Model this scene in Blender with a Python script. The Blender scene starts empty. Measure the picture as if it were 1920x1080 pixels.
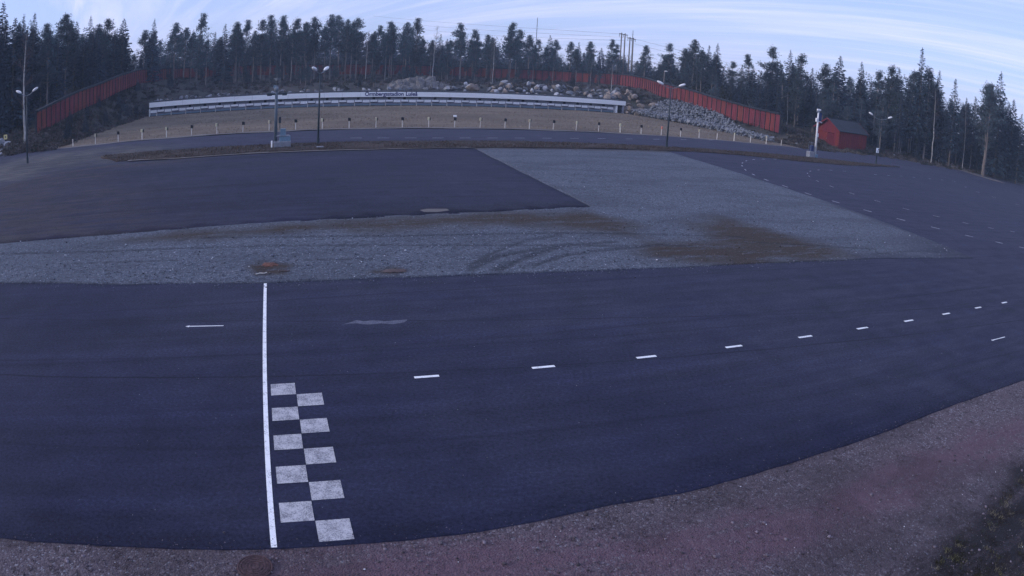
import bpy, bmesh, math, random
import numpy as np
from mathutils import Vector, Matrix
from mathutils.geometry import delaunay_2d_cdt

sc = bpy.context.scene
C = sc.collection
rnd = random.Random(7)
rng = np.random.default_rng(7)

# ------------------------------------------------------------------ camera
F, K3, K5 = 1322.3945, -0.11430326, 0.0230026          # wide security-camera lens (px of a 1920 px frame)
CAMH, PITCH, ROLL = 5.9853, 0.3140531, 0.0584090
_cp, _sp = math.cos(PITCH), math.sin(PITCH)
FWD = np.array([0, _cp, -_sp]); _up = np.array([0, _sp, _cp]); _rt = np.array([1., 0, 0])
RT = math.cos(ROLL) * _rt + math.sin(ROLL) * _up
UP = -math.sin(ROLL) * _rt + math.cos(ROLL) * _up
cam_d = bpy.data.cameras.new('camera')
cam_d.type = 'PANO'
cam_d.panorama_type = 'FISHEYE_LENS_POLYNOMIAL'
cam_d.sensor_fit = 'HORIZONTAL'; cam_d.sensor_width = 36.0; cam_d.sensor_height = 20.25
cam_d.fisheye_fov = math.radians(160)
cam_d.fisheye_polynomial_k0 = 0.0
cam_d.fisheye_polynomial_k1 = -4.03566720e-02
cam_d.fisheye_polynomial_k2 = 8.62084328e-06
cam_d.fisheye_polynomial_k3 = -8.16357979e-06
cam_d.fisheye_polynomial_k4 = -9.65591708e-09
cam_d.clip_start = 0.1; cam_d.clip_end = 3000
cam = bpy.data.objects.new('camera', cam_d); C.objects.link(cam)
M = Matrix(((RT[0], UP[0], -FWD[0], 0), (RT[1], UP[1], -FWD[1], 0), (RT[2], UP[2], -FWD[2], CAMH), (0, 0, 0, 1)))
cam.matrix_world = M
sc.camera = cam

# ------------------------------------------------------------------ light
sc.view_settings.view_transform = 'Standard'
sc.view_settings.look = 'None'
sc.view_settings.gamma = 1.0
sc.view_settings.use_curve_mapping = False
sc.view_settings.exposure = 0.33
SUN_EL, SUN_AZ = math.radians(20), math.radians(255)     # azimuth clockwise from +Y: low on the left
world = bpy.data.worlds.new('World'); sc.world = world; world.use_nodes = True
def build_world():
    nt = world.node_tree; N = nt.nodes; L = nt.links; N.clear()
    out = N.new('ShaderNodeOutputWorld'); bg = N.new('ShaderNodeBackground')
    sky = N.new('ShaderNodeTexSky'); sky.sky_type = 'NISHITA'; sky.sun_disc = False
    sky.sun_elevation = SUN_EL; sky.sun_rotation = SUN_AZ
    sky.air_density = 1.0; sky.dust_density = 0.3; sky.ozone_density = 2.5; sky.altitude = 50
    tc = N.new('ShaderNodeTexCoord'); sep = N.new('ShaderNodeSeparateXYZ'); L.new(tc.outputs['Generated'], sep.inputs[0])
    # cirrus: streaks on a high flat layer, from the direction looked in
    zc = N.new('ShaderNodeMath'); zc.operation = 'MAXIMUM'; L.new(sep.outputs[2], zc.inputs[0]); zc.inputs[1].default_value = 0.02
    za = N.new('ShaderNodeMath'); za.operation = 'ADD'; L.new(zc.outputs[0], za.inputs[0]); za.inputs[1].default_value = 0.06
    dx = N.new('ShaderNodeMath'); dx.operation = 'DIVIDE'; L.new(sep.outputs[0], dx.inputs[0]); L.new(za.outputs[0], dx.inputs[1])
    dy = N.new('ShaderNodeMath'); dy.operation = 'DIVIDE'; L.new(sep.outputs[1], dy.inputs[0]); L.new(za.outputs[0], dy.inputs[1])
    cb = N.new('ShaderNodeCombineXYZ'); L.new(dx.outputs[0], cb.inputs[0]); L.new(dy.outputs[0], cb.inputs[1])
    rt = N.new('ShaderNodeMapping'); rt.inputs['Rotation'].default_value = (0, 0, math.radians(52)); L.new(cb.outputs[0], rt.inputs[0])
    mp = N.new('ShaderNodeMapping'); mp.inputs['Scale'].default_value = (0.13, 0.85, 1)
    L.new(rt.outputs[0], mp.inputs[0])
    n1 = N.new('ShaderNodeTexNoise'); n1.inputs['Scale'].default_value = 1.6; n1.inputs['Detail'].default_value = 7; n1.inputs['Roughness'].default_value = 0.62; n1.inputs['Distortion'].default_value = 0.35
    L.new(mp.outputs[0], n1.inputs[0])
    r1 = N.new('ShaderNodeMapRange'); r1.interpolation_type = 'SMOOTHSTEP'
    r1.inputs[1].default_value = 0.40; r1.inputs[2].default_value = 0.70; L.new(n1.outputs[0], r1.inputs[0])
    # broad veil, thicker in patches
    n2 = N.new('ShaderNodeTexNoise'); n2.inputs['Scale'].default_value = 0.35; n2.inputs['Detail'].default_value = 3; L.new(mp.outputs[0], n2.inputs[0])
    r2 = N.new('ShaderNodeMapRange'); r2.inputs[1].default_value = 0.3; r2.inputs[2].default_value = 0.75; r2.inputs[3].default_value = 0.30; r2.inputs[4].default_value = 0.95; L.new(n2.outputs[0], r2.inputs[0])
    mm = N.new('ShaderNodeMath'); mm.operation = 'MULTIPLY'; L.new(r1.outputs[0], mm.inputs[0]); L.new(r2.outputs[0], mm.inputs[1])
    ad = N.new('ShaderNodeMath'); ad.operation = 'MULTIPLY_ADD'; L.new(mm.outputs[0], ad.inputs[0]); ad.inputs[1].default_value = 0.58; ad.inputs[2].default_value = 0.14
    # sky colour: nishita tempered towards the cool evening blue, then cloud
    hs = N.new('ShaderNodeMix'); hs.data_type = 'RGBA'; hs.blend_type = 'MULTIPLY'; hs.inputs[0].default_value = 1.0
    L.new(sky.outputs[0], hs.inputs[6]); hs.inputs[7].default_value = (1.08, 0.97, 1.28, 1)
    bl = N.new('ShaderNodeMix'); bl.data_type = 'RGBA'; bl.inputs[0].default_value = 0.6; L.new(hs.outputs[2], bl.inputs[6]); bl.inputs[7].default_value = (2.3, 3.5, 6.6, 1)
    mp3 = N.new('ShaderNodeMapping'); mp3.inputs['Rotation'].default_value = (0, 0, math.radians(4)); mp3.inputs['Scale'].default_value = (0.12, 1.9, 1); L.new(rt.outputs[0], mp3.inputs[0])
    n3 = N.new('ShaderNodeTexNoise'); n3.inputs['Scale'].default_value = 1.5; n3.inputs['Detail'].default_value = 5; n3.inputs['Roughness'].default_value = 0.6; n3.inputs['Distortion'].default_value = 0.8; L.new(mp3.outputs[0], n3.inputs[0])
    r3 = N.new('ShaderNodeMapRange'); r3.interpolation_type = 'SMOOTHSTEP'; r3.inputs[1].default_value = 0.46; r3.inputs[2].default_value = 0.62; r3.inputs[4].default_value = 0.30; L.new(n3.outputs[0], r3.inputs[0])
    r4 = N.new('ShaderNodeMath'); r4.operation = 'MULTIPLY'; L.new(r3.outputs[0], r4.inputs[0]); L.new(r2.outputs[0], r4.inputs[1])
    a2 = N.new('ShaderNodeMath'); a2.operation = 'ADD'; a2.use_clamp = True; L.new(ad.outputs[0], a2.inputs[0]); L.new(r4.outputs[0], a2.inputs[1])
    mx = N.new('ShaderNodeMix'); mx.data_type = 'RGBA'; L.new(a2.outputs[0], mx.inputs[0]); L.new(bl.outputs[2], mx.inputs[6])
    mx.inputs[7].default_value = (6.6, 6.5, 8.7, 1)
    L.new(mx.outputs[2], bg.inputs[0]); bg.inputs[1].default_value = 0.13
    L.new(bg.outputs[0], out.inputs[0])
build_world()
sun_d = bpy.data.lights.new('sun', 'SUN'); sun_d.energy = 1.5; sun_d.angle = math.radians(14); sun_d.color = (1.0, 0.90, 0.82)
sun = bpy.data.objects.new('sun', sun_d); C.objects.link(sun)
_sd = Vector((math.sin(SUN_AZ) * math.cos(SUN_EL), math.cos(SUN_AZ) * math.cos(SUN_EL), math.sin(SUN_EL)))
sun.rotation_euler = _sd.to_track_quat('Z', 'Y').to_euler()

# ------------------------------------------------------------------ surveying helpers (photo pixel -> point of the place)
def ray(px, py):
    dx, dy = px - 960, 540 - py; r = math.hypot(dx, dy) or 1e-6; th = r / F
    for _ in range(20):
        th -= (F * (th + K3 * th**3 + K5 * th**5) - r) / (F * (1 + 3 * K3 * th**2 + 5 * K5 * th**4))
    return math.sin(th) * (dx / r * RT + dy / r * UP) + math.cos(th) * FWD
def g(px, py, z=0.0):
    d = ray(px, py); t = (z - CAMH) / d[2]; return np.array([0, 0, CAMH]) + d * t
def at_d(px, py, D):
    d = ray(px, py); return np.array([0, 0, CAMH]) + d * D / math.hypot(d[0], d[1])
def project(p):
    q = np.array(p, float) - [0, 0, CAMH]; x, y, z = q @ RT, q @ UP, q @ FWD; rho = math.hypot(x, y); th = math.atan2(rho, z); r = F * (th + K3 * th**3 + K5 * th**5); return 960 + x / rho * r, 540 - y / rho * r
ANG = 0.35116
O = np.array([-3.93, 67.46]); DU = np.array([math.cos(ANG), math.sin(ANG)]); DV = np.array([-math.sin(ANG), math.cos(ANG)])
def uv2(u, v): p = O + u * DU + v * DV; return float(p[0]), float(p[1])
def to_uv(P): q = np.asarray(P)[..., :2] - O; return q @ DU, q @ DV
def plane_v(px, py, v):
    d = ray(px, py); o = np.array([0, 0, CAMH]); t = (v - (o[:2] - O) @ DV) / (d[:2] @ DV); return o + d * t
def plane_u(px, py, u):
    d = ray(px, py); o = np.array([0, 0, CAMH]); t = (u - (o[:2] - O) @ DU) / (d[:2] @ DU); return o + d * t
LANE = 2.533

def vnoise(x, y, s=1.0, seed=0):
    """smooth value noise, vectorised"""
    x = np.asarray(x) / s; y = np.asarray(y) / s
    xi = np.floor(x).astype(np.int64); yi = np.floor(y).astype(np.int64); fx = x - xi; fy = y - yi
    fx = fx * fx * (3 - 2 * fx); fy = fy * fy * (3 - 2 * fy)
    def h(a, b):
        n = (a * 374761393 + b * 668265263 + seed * 974711) & 0xffffffff
        n = ((n ^ (n >> 13)) * 1274126177) & 0xffffffff
        return ((n ^ (n >> 16)) & 0xffff) / 65535.0
    return (h(xi, yi) * (1 - fx) + h(xi + 1, yi) * fx) * (1 - fy) + (h(xi, yi + 1) * (1 - fx) + h(xi + 1, yi + 1) * fx) * fy
def fbm(x, y, s, seed=0, o=4):
    t = 0; a = 0.5; tot = 0
    for k in range(o): t = t + a * vnoise(x, y, s / 2**k, seed + k); tot += a; a *= 0.5
    return t / tot
def seg_dist(P, A, B):
    d = B - A; t = np.clip(((P - A) @ d) / max(d @ d, 1e-9), 0, 1); return np.hypot(*(P - A - t[:, None] * d).T)
def poly_dist(P, poly, closed=True):
    poly = np.asarray(poly, float)[:, :2]; m = None; n = len(poly)
    for i in range(n if closed else n - 1):
        s = seg_dist(P, poly[i], poly[(i + 1) % n]); m = s if m is None else np.minimum(m, s)
    return m
def inside(P, poly):
    poly = np.asarray(poly, float)[:, :2]; c = np.zeros(len(P), bool); n = len(poly); x, y = P[:, 0], P[:, 1]
    for i in range(n):
        x1, y1 = poly[i]; x2, y2 = poly[(i + 1) % n]
        if y1 == y2: continue
        c ^= ((y1 > y) != (y2 > y)) & (x < (x2 - x1) * (y - y1) / (y2 - y1) + x1)
    return c
def sdist(P, poly): d = poly_dist(P, poly); return np.where(inside(P, poly), -d, d)
def smooth(a, b, x): t = np.clip((x - a) / (b - a), 0, 1); return t * t * (3 - 2 * t)

# ------------------------------------------------------------------ materials
def newmat(name):
    m = bpy.data.materials.new(name); m.use_nodes = True; nt = m.node_tree; nt.nodes.clear()
    o = nt.nodes.new('ShaderNodeOutputMaterial'); b = nt.nodes.new('ShaderNodeBsdfPrincipled'); nt.links.new(b.outputs[0], o.inputs[0])
    b.inputs['Specular IOR Level'].default_value = 0.25
    return m, nt, b
class NB:
    def __init__(s, nt): s.nt = nt; s.c = None
    def n(s, t, **k):
        x = s.nt.nodes.new(t)
        for a, v in k.items(): setattr(x, a, v)
        return x
    def link(s, a, b): s.nt.links.new(a, b)
    def val(s, sock, v):
        if isinstance(v, (int, float, tuple, list)): sock.default_value = v
        else: s.link(v, sock)
    def coord(s, scale=(1, 1, 1), rot=0.0):
        t = s.n('ShaderNodeNewGeometry'); m = s.n('ShaderNodeMapping'); m.inputs['Rotation'].default_value = (0, 0, rot); m.inputs['Scale'].default_value = scale
        if rot:   # rotate first, then stretch
            m.inputs['Scale'].default_value = (1, 1, 1); s.link(t.outputs['Position'], m.inputs[0])
            m2 = s.n('ShaderNodeMapping'); m2.inputs['Scale'].default_value = scale; s.link(m.outputs[0], m2.inputs[0]); return m2.outputs[0]
        s.link(t.outputs['Position'], m.inputs[0]); return m.outputs[0]
    def noise(s, scale, detail=3, rough=0.5, vec=None, dist=0.0):
        x = s.n('ShaderNodeTexNoise'); x.inputs['Scale'].default_value = scale; x.inputs['Detail'].default_value = detail
        x.inputs['Roughness'].default_value = rough; x.inputs['Distortion'].default_value = dist
        if vec is not None: s.link(vec, x.inputs['Vector'])
        return x.outputs[0]
    def voro(s, scale, vec=None, out='Distance'):
        x = s.n('ShaderNodeTexVoronoi'); x.inputs['Scale'].default_value = scale
        if vec is not None: s.link(vec, x.inputs['Vector'])
        return x.outputs[out]
    def rng(s, v, a, b, c=0.0, d=1.0, sm=False):
        x = s.n('ShaderNodeMapRange')
        if sm: x.interpolation_type = 'SMOOTHSTEP'
        s.val(x.inputs[0], v)
        for i, q in enumerate((a, b, c, d)): x.inputs[i + 1].default_value = q
        return x.outputs[0]
    def math(s, op, a, b=0.0, c=0.0):
        x = s.n('ShaderNodeMath', operation=op); s.val(x.inputs[0], a); s.val(x.inputs[1], b); s.val(x.inputs[2], c); return x.outputs[0]
    def mix(s, f, a, b, mode='MIX'):
        x = s.n('ShaderNodeMix', data_type='RGBA', blend_type=mode); s.val(x.inputs[0], f)
        s.val(x.inputs[6], (*a, 1) if isinstance(a, tuple) and len(a) == 3 else a); s.val(x.inputs[7], (*b, 1) if isinstance(b, tuple) and len(b) == 3 else b); return x.outputs[2]
    def attr(s, name, what='Fac'):
        x = s.n('ShaderNodeAttribute', attribute_name=name); return x.outputs[what]
    def bump(s, h, strength, dist, bsdf):
        x = s.n('ShaderNodeBump'); x.inputs['Strength'].default_value = strength; x.inputs['Distance'].default_value = dist; s.link(h, x.inputs['Height']); s.link(x.outputs[0], bsdf.inputs['Normal'])

ASPH = (0.0172, 0.0195, 0.050)
def mat_asphalt(name, base, pale, dirt=(0.11, 0.10, 0.09), seams=()):
    m, nt, b = newmat(name); k = NB(nt)
    w = k.coord(); st = k.coord((0.045, 0.55, 1), -ANG)
    streak = k.noise(1.0, 5, 0.6, st); blot = k.noise(0.16, 4, 0.55, w); grain = k.noise(85, 2, 0.7, w); mid = k.noise(2.2, 4, 0.6, w)
    col = k.mix(k.rng(streak, 0.34, 0.66, 0, 1), tuple(c * 0.80 for c in base), tuple(c * 1.22 for c in base))
    col = k.mix(k.rng(blot, 0.35, 0.75, 0, 0.5, True), col, pale)
    col = k.mix(k.rng(mid, 0.5, 0.8, 0, 0.22), col, pale)
    col = k.mix(k.rng(grain, 0.30, 0.72, 0, 1), k.mix(0.35, col, (0.006, 0.006, 0.012)), k.mix(0.10, col, (0.10, 0.10, 0.13)))
    spk = k.voro(34, w); col = k.mix(k.rng(spk, 0.0, 0.10, 0.14, 0), col, (0.20, 0.20, 0.24))
    at = k.n('ShaderNodeAttribute', attribute_name='mask'); sp = k.n('ShaderNodeSeparateColor'); k.link(at.outputs['Color'], sp.inputs[0])
    brk = k.noise(1.3, 6, 0.72, k.coord((0.28, 1.4, 1), -ANG))
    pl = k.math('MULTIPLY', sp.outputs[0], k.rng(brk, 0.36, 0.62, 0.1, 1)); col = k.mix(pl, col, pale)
    dr = k.math('MULTIPLY', sp.outputs[1], k.rng(brk, 0.38, 0.60, 0.05, 1)); col = k.mix(dr, col, dirt)
    dk = k.math('MULTIPLY', sp.outputs[2], k.rng(mid, 0.25, 0.6, 0.5, 1)); col = k.mix(dk, col, (0.016, 0.016, 0.026))
    st2 = k.noise(1.0, 4, 0.6, k.coord((0.10, 2.2, 1), -ANG)); col = k.mix(1.0, col, k.mix(k.rng(st2, 0.32, 0.68), (0.84,) * 3, (1.16,) * 3), 'MULTIPLY')
    agg = k.noise(15, 3, 0.8, w); col = k.mix(1.0, col, k.mix(k.rng(agg, 0.34, 0.66), (0.62,) * 3, (1.38,) * 3), 'MULTIPLY')
    pat = k.noise(0.9, 5, 0.6, w, 0.6); col = k.mix(1.0, col, k.mix(k.rng(pat, 0.36, 0.64), (0.88,) * 3, (1.13,) * 3), 'MULTIPLY')
    # laying joints, straight lines between two surveyed points each
    cs = k.n('ShaderNodeSeparateXYZ'); k.link(w, cs.inputs[0]); wob = k.rng(k.noise(0.6, 4, 0.6, w), 0, 1, -0.10, 0.10)
    for pa, pb, wd, sg in seams:
        dx, dy = pb[0] - pa[0], pb[1] - pa[1]; l = math.hypot(dx, dy); nx, ny = -dy / l, dx / l; c0 = pa[0] * nx + pa[1] * ny
        dd = k.math('ABSOLUTE', k.math('ADD', k.math('ADD', k.math('MULTIPLY', cs.outputs[0], nx), k.math('MULTIPLY', cs.outputs[1], ny)), k.math('SUBTRACT', wob, c0)))
        f = k.math('MULTIPLY', k.rng(dd, 0, wd, sg, 0, True), k.rng(st2, 0.30, 0.55, 0.15, 1)); col = k.mix(f, col, (0.006, 0.006, 0.012))
    k.link(col, b.inputs['Base Color']); b.inputs['Roughness'].default_value = 0.88; b.inputs['Specular IOR Level'].default_value = 0.2
    k.bump(k.math('ADD', grain, k.math('MULTIPLY', spk, 0.4)), 0.5, 0.008, b)
    return m
def mat_gravel(name, c1, c2, c3, scale, dirt, extra=None, strength=0.9):
    m, nt, b = newmat(name); k = NB(nt); w = k.coord()
    v1 = k.n('ShaderNodeTexVoronoi'); v1.inputs['Scale'].default_value = scale; k.link(w, v1.inputs['Vector'])
    v2 = k.n('ShaderNodeTexVoronoi'); v2.inputs['Scale'].default_value = scale * 0.37; k.link(w, v2.inputs['Vector'])
    sp = k.n('ShaderNodeSeparateColor'); k.link(v1.outputs['Color'], sp.inputs[0])
    col = k.mix(k.rng(sp.outputs[0], 0.15, 0.9), c1, c2); col = k.mix(k.rng(sp.outputs[1], 0.88, 0.97), col, c3)
    sp2 = k.n('ShaderNodeSeparateColor'); k.link(v2.outputs['Color'], sp2.inputs[0]); col = k.mix(k.rng(sp2.outputs[0], 0.82, 0.95, 0, 0.6), col, tuple(x * 0.35 for x in c1))
    blot = k.noise(0.5, 5, 0.62, k.coord((0.35, 1.0, 1), -ANG)); col = k.mix(k.rng(blot, 0.38, 0.68, 0, 0.55, True), col, tuple(x * 0.62 for x in c1))
    at = k.n('ShaderNodeAttribute', attribute_name='mask'); s3 = k.n('ShaderNodeSeparateColor'); k.link(at.outputs['Color'], s3.inputs[0])
    brk = k.noise(1.6, 7, 0.74, k.coord((0.22, 1.3, 1), -ANG)); fine = k.noise(9, 4, 0.7, w)
    bf = k.math('ADD', k.math('MULTIPLY', brk, 0.7), k.math('MULTIPLY', fine, 0.3))
    col = k.mix(k.math('MULTIPLY', s3.outputs[0], k.rng(bf, 0.39, 0.50, 0.18, 1)), col, k.mix(fine, dirt, tuple(x * 0.45 for x in dirt)))
    col = k.mix(k.math('MULTIPLY', s3.outputs[1], k.rng(bf, 0.34, 0.52, 0.2, 1)), col, tuple(x * 0.28 for x in c1))
    if extra: col = k.mix(k.math('MULTIPLY', s3.outputs[2], k.rng(bf, 0.34, 0.50, 0.35, 1)), col, extra)
    k.link(col, b.inputs['Base Color']); b.inputs['Roughness'].default_value = 0.95
    hh = k.math('ADD', k.rng(v1.outputs['Distance'], 0, 0.7, 1, 0), k.math('MULTIPLY', k.noise(6, 4, 0.6, w), 2.0))
    k.bump(hh, strength, 0.02, b); return m
def mat_soil(name, c1, c2, c3, sc_=1.0, stretch=(0.25, 1, 1)):
    m, nt, b = newmat(name); k = NB(nt); w = k.coord()
    a = k.noise(0.5 * sc_, 6, 0.65, k.coord(stretch, -ANG)); c = k.noise(4 * sc_, 5, 0.7, w); e = k.noise(0.09 * sc_, 3, 0.5, w)
    col = k.mix(k.rng(a, 0.41, 0.58), c1, c2); col = k.mix(k.rng(c, 0.42, 0.66), col, k.mix(0.5, c1, c3)); col = k.mix(k.rng(e, 0.42, 0.65, 0, 0.6), col, c3)
    k.link(col, b.inputs['Base Color']); b.inputs['Roughness'].default_value = 1.0; k.bump(c, 0.8, 0.08, b); return m
def mat_plain(name, c, rough=0.7, var=0.15, scale=6.0, metal=0.0, attr=False, bump=0.0, stretch=(1, 1, 1), rand=0.0):
    m, nt, b = newmat(name); k = NB(nt); w = k.coord(stretch)
    n = k.noise(scale, 4, 0.6, w); base = k.attr('col', 'Color') if attr else (*c, 1)
    col = k.mix(1.0, base, k.n('ShaderNodeRGB').outputs[0], 'MULTIPLY') if False else base
    dark = k.mix(1.0, col, (1 - var,) * 3, 'MULTIPLY'); lite = k.mix(1.0, col, (1 + var,) * 3, 'MULTIPLY')
    col = k.mix(k.rng(n, 0.3, 0.7), dark, lite)
    if rand:
        oi = k.n('ShaderNodeObjectInfo'); hv = k.n('ShaderNodeHueSaturation'); k.link(k.rng(oi.outputs['Random'], 0, 1, 1 - rand, 1 + rand), hv.inputs['Value'])
        k.link(k.rng(oi.outputs['Random'], 0, 1, 0.485, 0.515), hv.inputs['Hue']); k.link(col, hv.inputs['Color']); col = hv.outputs[0]
    k.link(col, b.inputs['Base Color']); b.inputs['Roughness'].default_value = rough; b.inputs['Metallic'].default_value = metal
    if bump: k.bump(n, bump, 0.05, b)
    return m
def mat_rock(name, c1, c2, c3, scale=1.2):
    m, nt, b = newmat(name); k = NB(nt); w = k.coord()
    a = k.noise(scale, 6, 0.65, w); c = k.noise(scale * 5, 4, 0.7, w); oi = k.n('ShaderNodeObjectInfo')
    col = k.mix(k.rng(a, 0.38, 0.62), c1, c2); col = k.mix(k.rng(c, 0.52, 0.68, 0, 0.8), col, c3)
    hv = k.n('ShaderNodeHueSaturation'); k.link(k.rng(oi.outputs['Random'], 0, 1, 0.7, 1.3), hv.inputs['Value']); k.link(col, hv.inputs['Color'])
    at = k.n('ShaderNodeAttribute', attribute_name='tint'); 
    k.link(hv.outputs[0], b.inputs['Base Color']); b.inputs['Roughness'].default_value = 0.9; k.bump(a, 0.7, 0.15, b); return m
def mat_paint(name, c, wear, under=ASPH):
    m, nt, b = newmat(name); k = NB(nt); w = k.coord()
    a = k.noise(42, 3, 0.75, w); c2 = k.noise(5, 4, 0.6, w)
    f = k.math('ADD', a, k.math('MULTIPLY', c2, 0.60)); col = k.mix(k.rng(f, 0.93 - wear, 1.05 - wear * 0.3, 0, 0.8), c, under)
    col = k.mix(k.rng(c2, 0.35, 0.7, 0, 0.22), col, tuple(x * 0.6 for x in c))
    k.link(col, b.inputs['Base Color']); b.inputs['Roughness'].default_value = 0.7; k.bump(a, 0.4, 0.004, b); return m

MT = {}
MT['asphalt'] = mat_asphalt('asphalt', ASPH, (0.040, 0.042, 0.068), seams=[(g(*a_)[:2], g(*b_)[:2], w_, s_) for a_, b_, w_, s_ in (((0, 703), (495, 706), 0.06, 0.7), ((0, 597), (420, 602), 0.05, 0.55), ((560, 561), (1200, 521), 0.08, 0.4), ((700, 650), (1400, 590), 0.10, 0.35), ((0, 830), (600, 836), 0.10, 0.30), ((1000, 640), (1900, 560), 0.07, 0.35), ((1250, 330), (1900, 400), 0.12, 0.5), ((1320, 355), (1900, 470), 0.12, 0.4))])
MT['lot'] = mat_asphalt('worn_asphalt', (0.0145, 0.0150, 0.040), (0.034, 0.034, 0.060), (0.050, 0.042, 0.043), seams=[(g(*a_)[:2], g(*b_)[:2], w_, s_) for a_, b_, w_, s_ in (((200, 400), (900, 360), 0.12, 0.4), ((300, 330), (950, 310), 0.15, 0.35))])
MT['gravel'] = mat_gravel('crushed_gravel', (0.068, 0.079, 0.104), (0.108, 0.121, 0.148), (0.23, 0.25, 0.29), 26, (0.060, 0.044, 0.036), extra=(0.034, 0.036, 0.056), strength=0.55)
MT['verge'] = mat_gravel('reddish_gravel', (0.085, 0.066, 0.078), (0.140, 0.112, 0.128), (0.24, 0.23, 0.26), 34, (0.170, 0.100, 0.128), extra=(0.021, 0.018, 0.022))
MT['strip'] = mat_soil('dead_grass_strip', (0.044, 0.034, 0.032), (0.090, 0.070, 0.062), (0.034, 0.027, 0.027), 1.5, (0.2, 1, 1))
MT['range'] = mat_soil('dry_range_grass', (0.138, 0.108, 0.082), (0.205, 0.165, 0.118), (0.078, 0.060, 0.048), 0.9, (0.12, 1, 1))
MT['floor'] = mat_soil('forest_floor', (0.040, 0.036, 0.034), (0.075, 0.066, 0.058), (0.030, 0.033, 0.028), 1.2, (0.8, 1, 1))
MT['sand'] = mat_soil('sandy_path', (0.16, 0.145, 0.14), (0.20, 0.18, 0.17), (0.11, 0.10, 0.095), 1.5, (0.8, 1, 1))
MT['white'] = mat_paint('white_line_paint', (0.86, 0.86, 0.86), 0.08)
MT['check'] = mat_paint('worn_white_paint', (0.50, 0.49, 0.50), 0.22)
MT['faint'] = mat_paint('faded_paint', (0.52, 0.52, 0.56), 0.26)
MT['blade'] = mat_plain('grass_blades', (0.1, 0.1, 0.08), 0.9, 0.15, 3, attr=True)
MT['stone'] = mat_plain('loose_stones', (0.3, 0.3, 0.3), 0.85, 0.2, 30, attr=True)
MT['needle'] = mat_plain('pine_needles', (0.050, 0.074, 0.086), 0.85, 0.25, 0.8, rand=0.30)
MT['spruce'] = mat_plain('spruce_needles', (0.026, 0.045, 0.064), 0.85, 0.25, 0.8, rand=0.30)
MT['bark'] = mat_plain('pine_bark', (0.175, 0.150, 0.140), 0.95, 0.35, 2.0, bump=0.5, stretch=(3, 3, 0.6), rand=0.3)
MT['barkg'] = mat_plain('spruce_bark', (0.085, 0.075, 0.07), 0.95, 0.3, 2.5, bump=0.5, rand=0.25)
MT['birch'] = mat_plain('birch_bark', (0.36, 0.35, 0.34), 0.8, 0.35, 2.2, rand=0.2)
MT['twig'] = mat_plain('bare_twigs', (0.10, 0.075, 0.075), 0.95, 0.2, 2.0)
MT['red'] = mat_plain('red_board_paint', (0.165, 0.031, 0.035), 0.85, 0.38, 1.2, stretch=(1, 1, 0.3), rand=0.12)
MT['redhut'] = mat_plain('red_shed_paint', (0.15, 0.022, 0.027), 0.85, 0.18, 2.0, rand=0.10)
MT['reddark'] = mat_plain('dark_red_trim', (0.12, 0.022, 0.024), 0.85, 0.15)
MT['tar'] = mat_plain('dark_roof_felt', (0.022, 0.026, 0.034), 0.8, 0.25, 1.5)
MT['roofb'] = mat_plain('blue_grey_roof', (0.020, 0.025, 0.034), 0.7, 0.2, 1.0)
MT['fascia'] = mat_plain('white_fascia_board', (0.86, 0.88, 0.88), 0.6, 0.07, 0.7, stretch=(0.4, 0.4, 3))
MT['inner'] = mat_plain('grey_shed_wall', (0.34, 0.35, 0.42), 0.8, 0.12, 0.8)
MT['panel'] = mat_plain('white_target_board', (0.85, 0.86, 0.88), 0.6, 0.06, 3, rand=0.08)
MT['black'] = mat_plain('matt_black', (0.018, 0.018, 0.022), 0.6, 0.2)
MT['blue'] = mat_plain('dark_blue_paint', (0.022, 0.026, 0.13), 0.6, 0.05)
MT['steel'] = mat_plain('galvanised_steel', (0.17, 0.20, 0.23), 0.55, 0.15, 5)
MT['pole'] = mat_plain('dark_green_pole', (0.030, 0.045, 0.055), 0.5, 0.15, 2)
MT['lampw'] = mat_plain('white_lamp_shell', (0.75, 0.75, 0.76), 0.4, 0.04)
MT['mastgrey'] = mat_plain('dull_grey_mast', (0.10, 0.13, 0.16), 0.6, 0.15, 5)
MT['conc'] = mat_plain('concrete', (0.22, 0.23, 0.26), 0.9, 0.2, 4, bump=0.3)
MT['cabinet'] = mat_plain('pale_blue_cabinet', (0.15, 0.23, 0.30), 0.5, 0.1, 3)
MT['navy'] = mat_plain('navy_box', (0.025, 0.04, 0.12), 0.5, 0.1)
MT['post'] = mat_plain('pale_post', (0.66, 0.61, 0.55), 0.85, 0.15, 8, rand=0.15)
MT['yellow'] = mat_plain('yellow_head', (0.50, 0.46, 0.32), 0.6, 0.1, rand=0.1)
MT['signy'] = mat_plain('yellow_sign_paint', (0.75, 0.66, 0.30), 0.5, 0.05)
MT['pink'] = mat_plain('faded_red_head', (0.60, 0.22, 0.16), 0.6, 0.1)
MT['wood'] = mat_plain('weathered_wood', (0.17, 0.15, 0.14), 0.9, 0.25, 3, stretch=(4, 4, 0.5))
MT['rust'] = mat_plain('rusty_iron', (0.075, 0.046, 0.050), 0.9, 0.45, 22, bump=0.5)
MT['rustp'] = mat_plain('orange_brown_soil', (0.13, 0.062, 0.048), 0.95, 0.35, 9, bump=0.8)
MT['rockg'] = mat_rock('grey_rock', (0.085, 0.094, 0.112), (0.185, 0.195, 0.215), (0.035, 0.035, 0.045), 1.3)
MT['rocko'] = mat_rock('pinkish_rock', (0.16, 0.135, 0.125), (0.29, 0.24, 0.205), (0.06, 0.052, 0.052), 1.4)
MT['outcrop'] = mat_rock('outcrop_rock', (0.095, 0.093, 0.098), (0.205, 0.190, 0.178), (0.022, 0.022, 0.026), 1.1)
MT['rockw'] = mat_rock('pale_rock', (0.24, 0.25, 0.28), (0.40, 0.41, 0.44), (0.11, 0.11, 0.13), 1.4)

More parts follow.
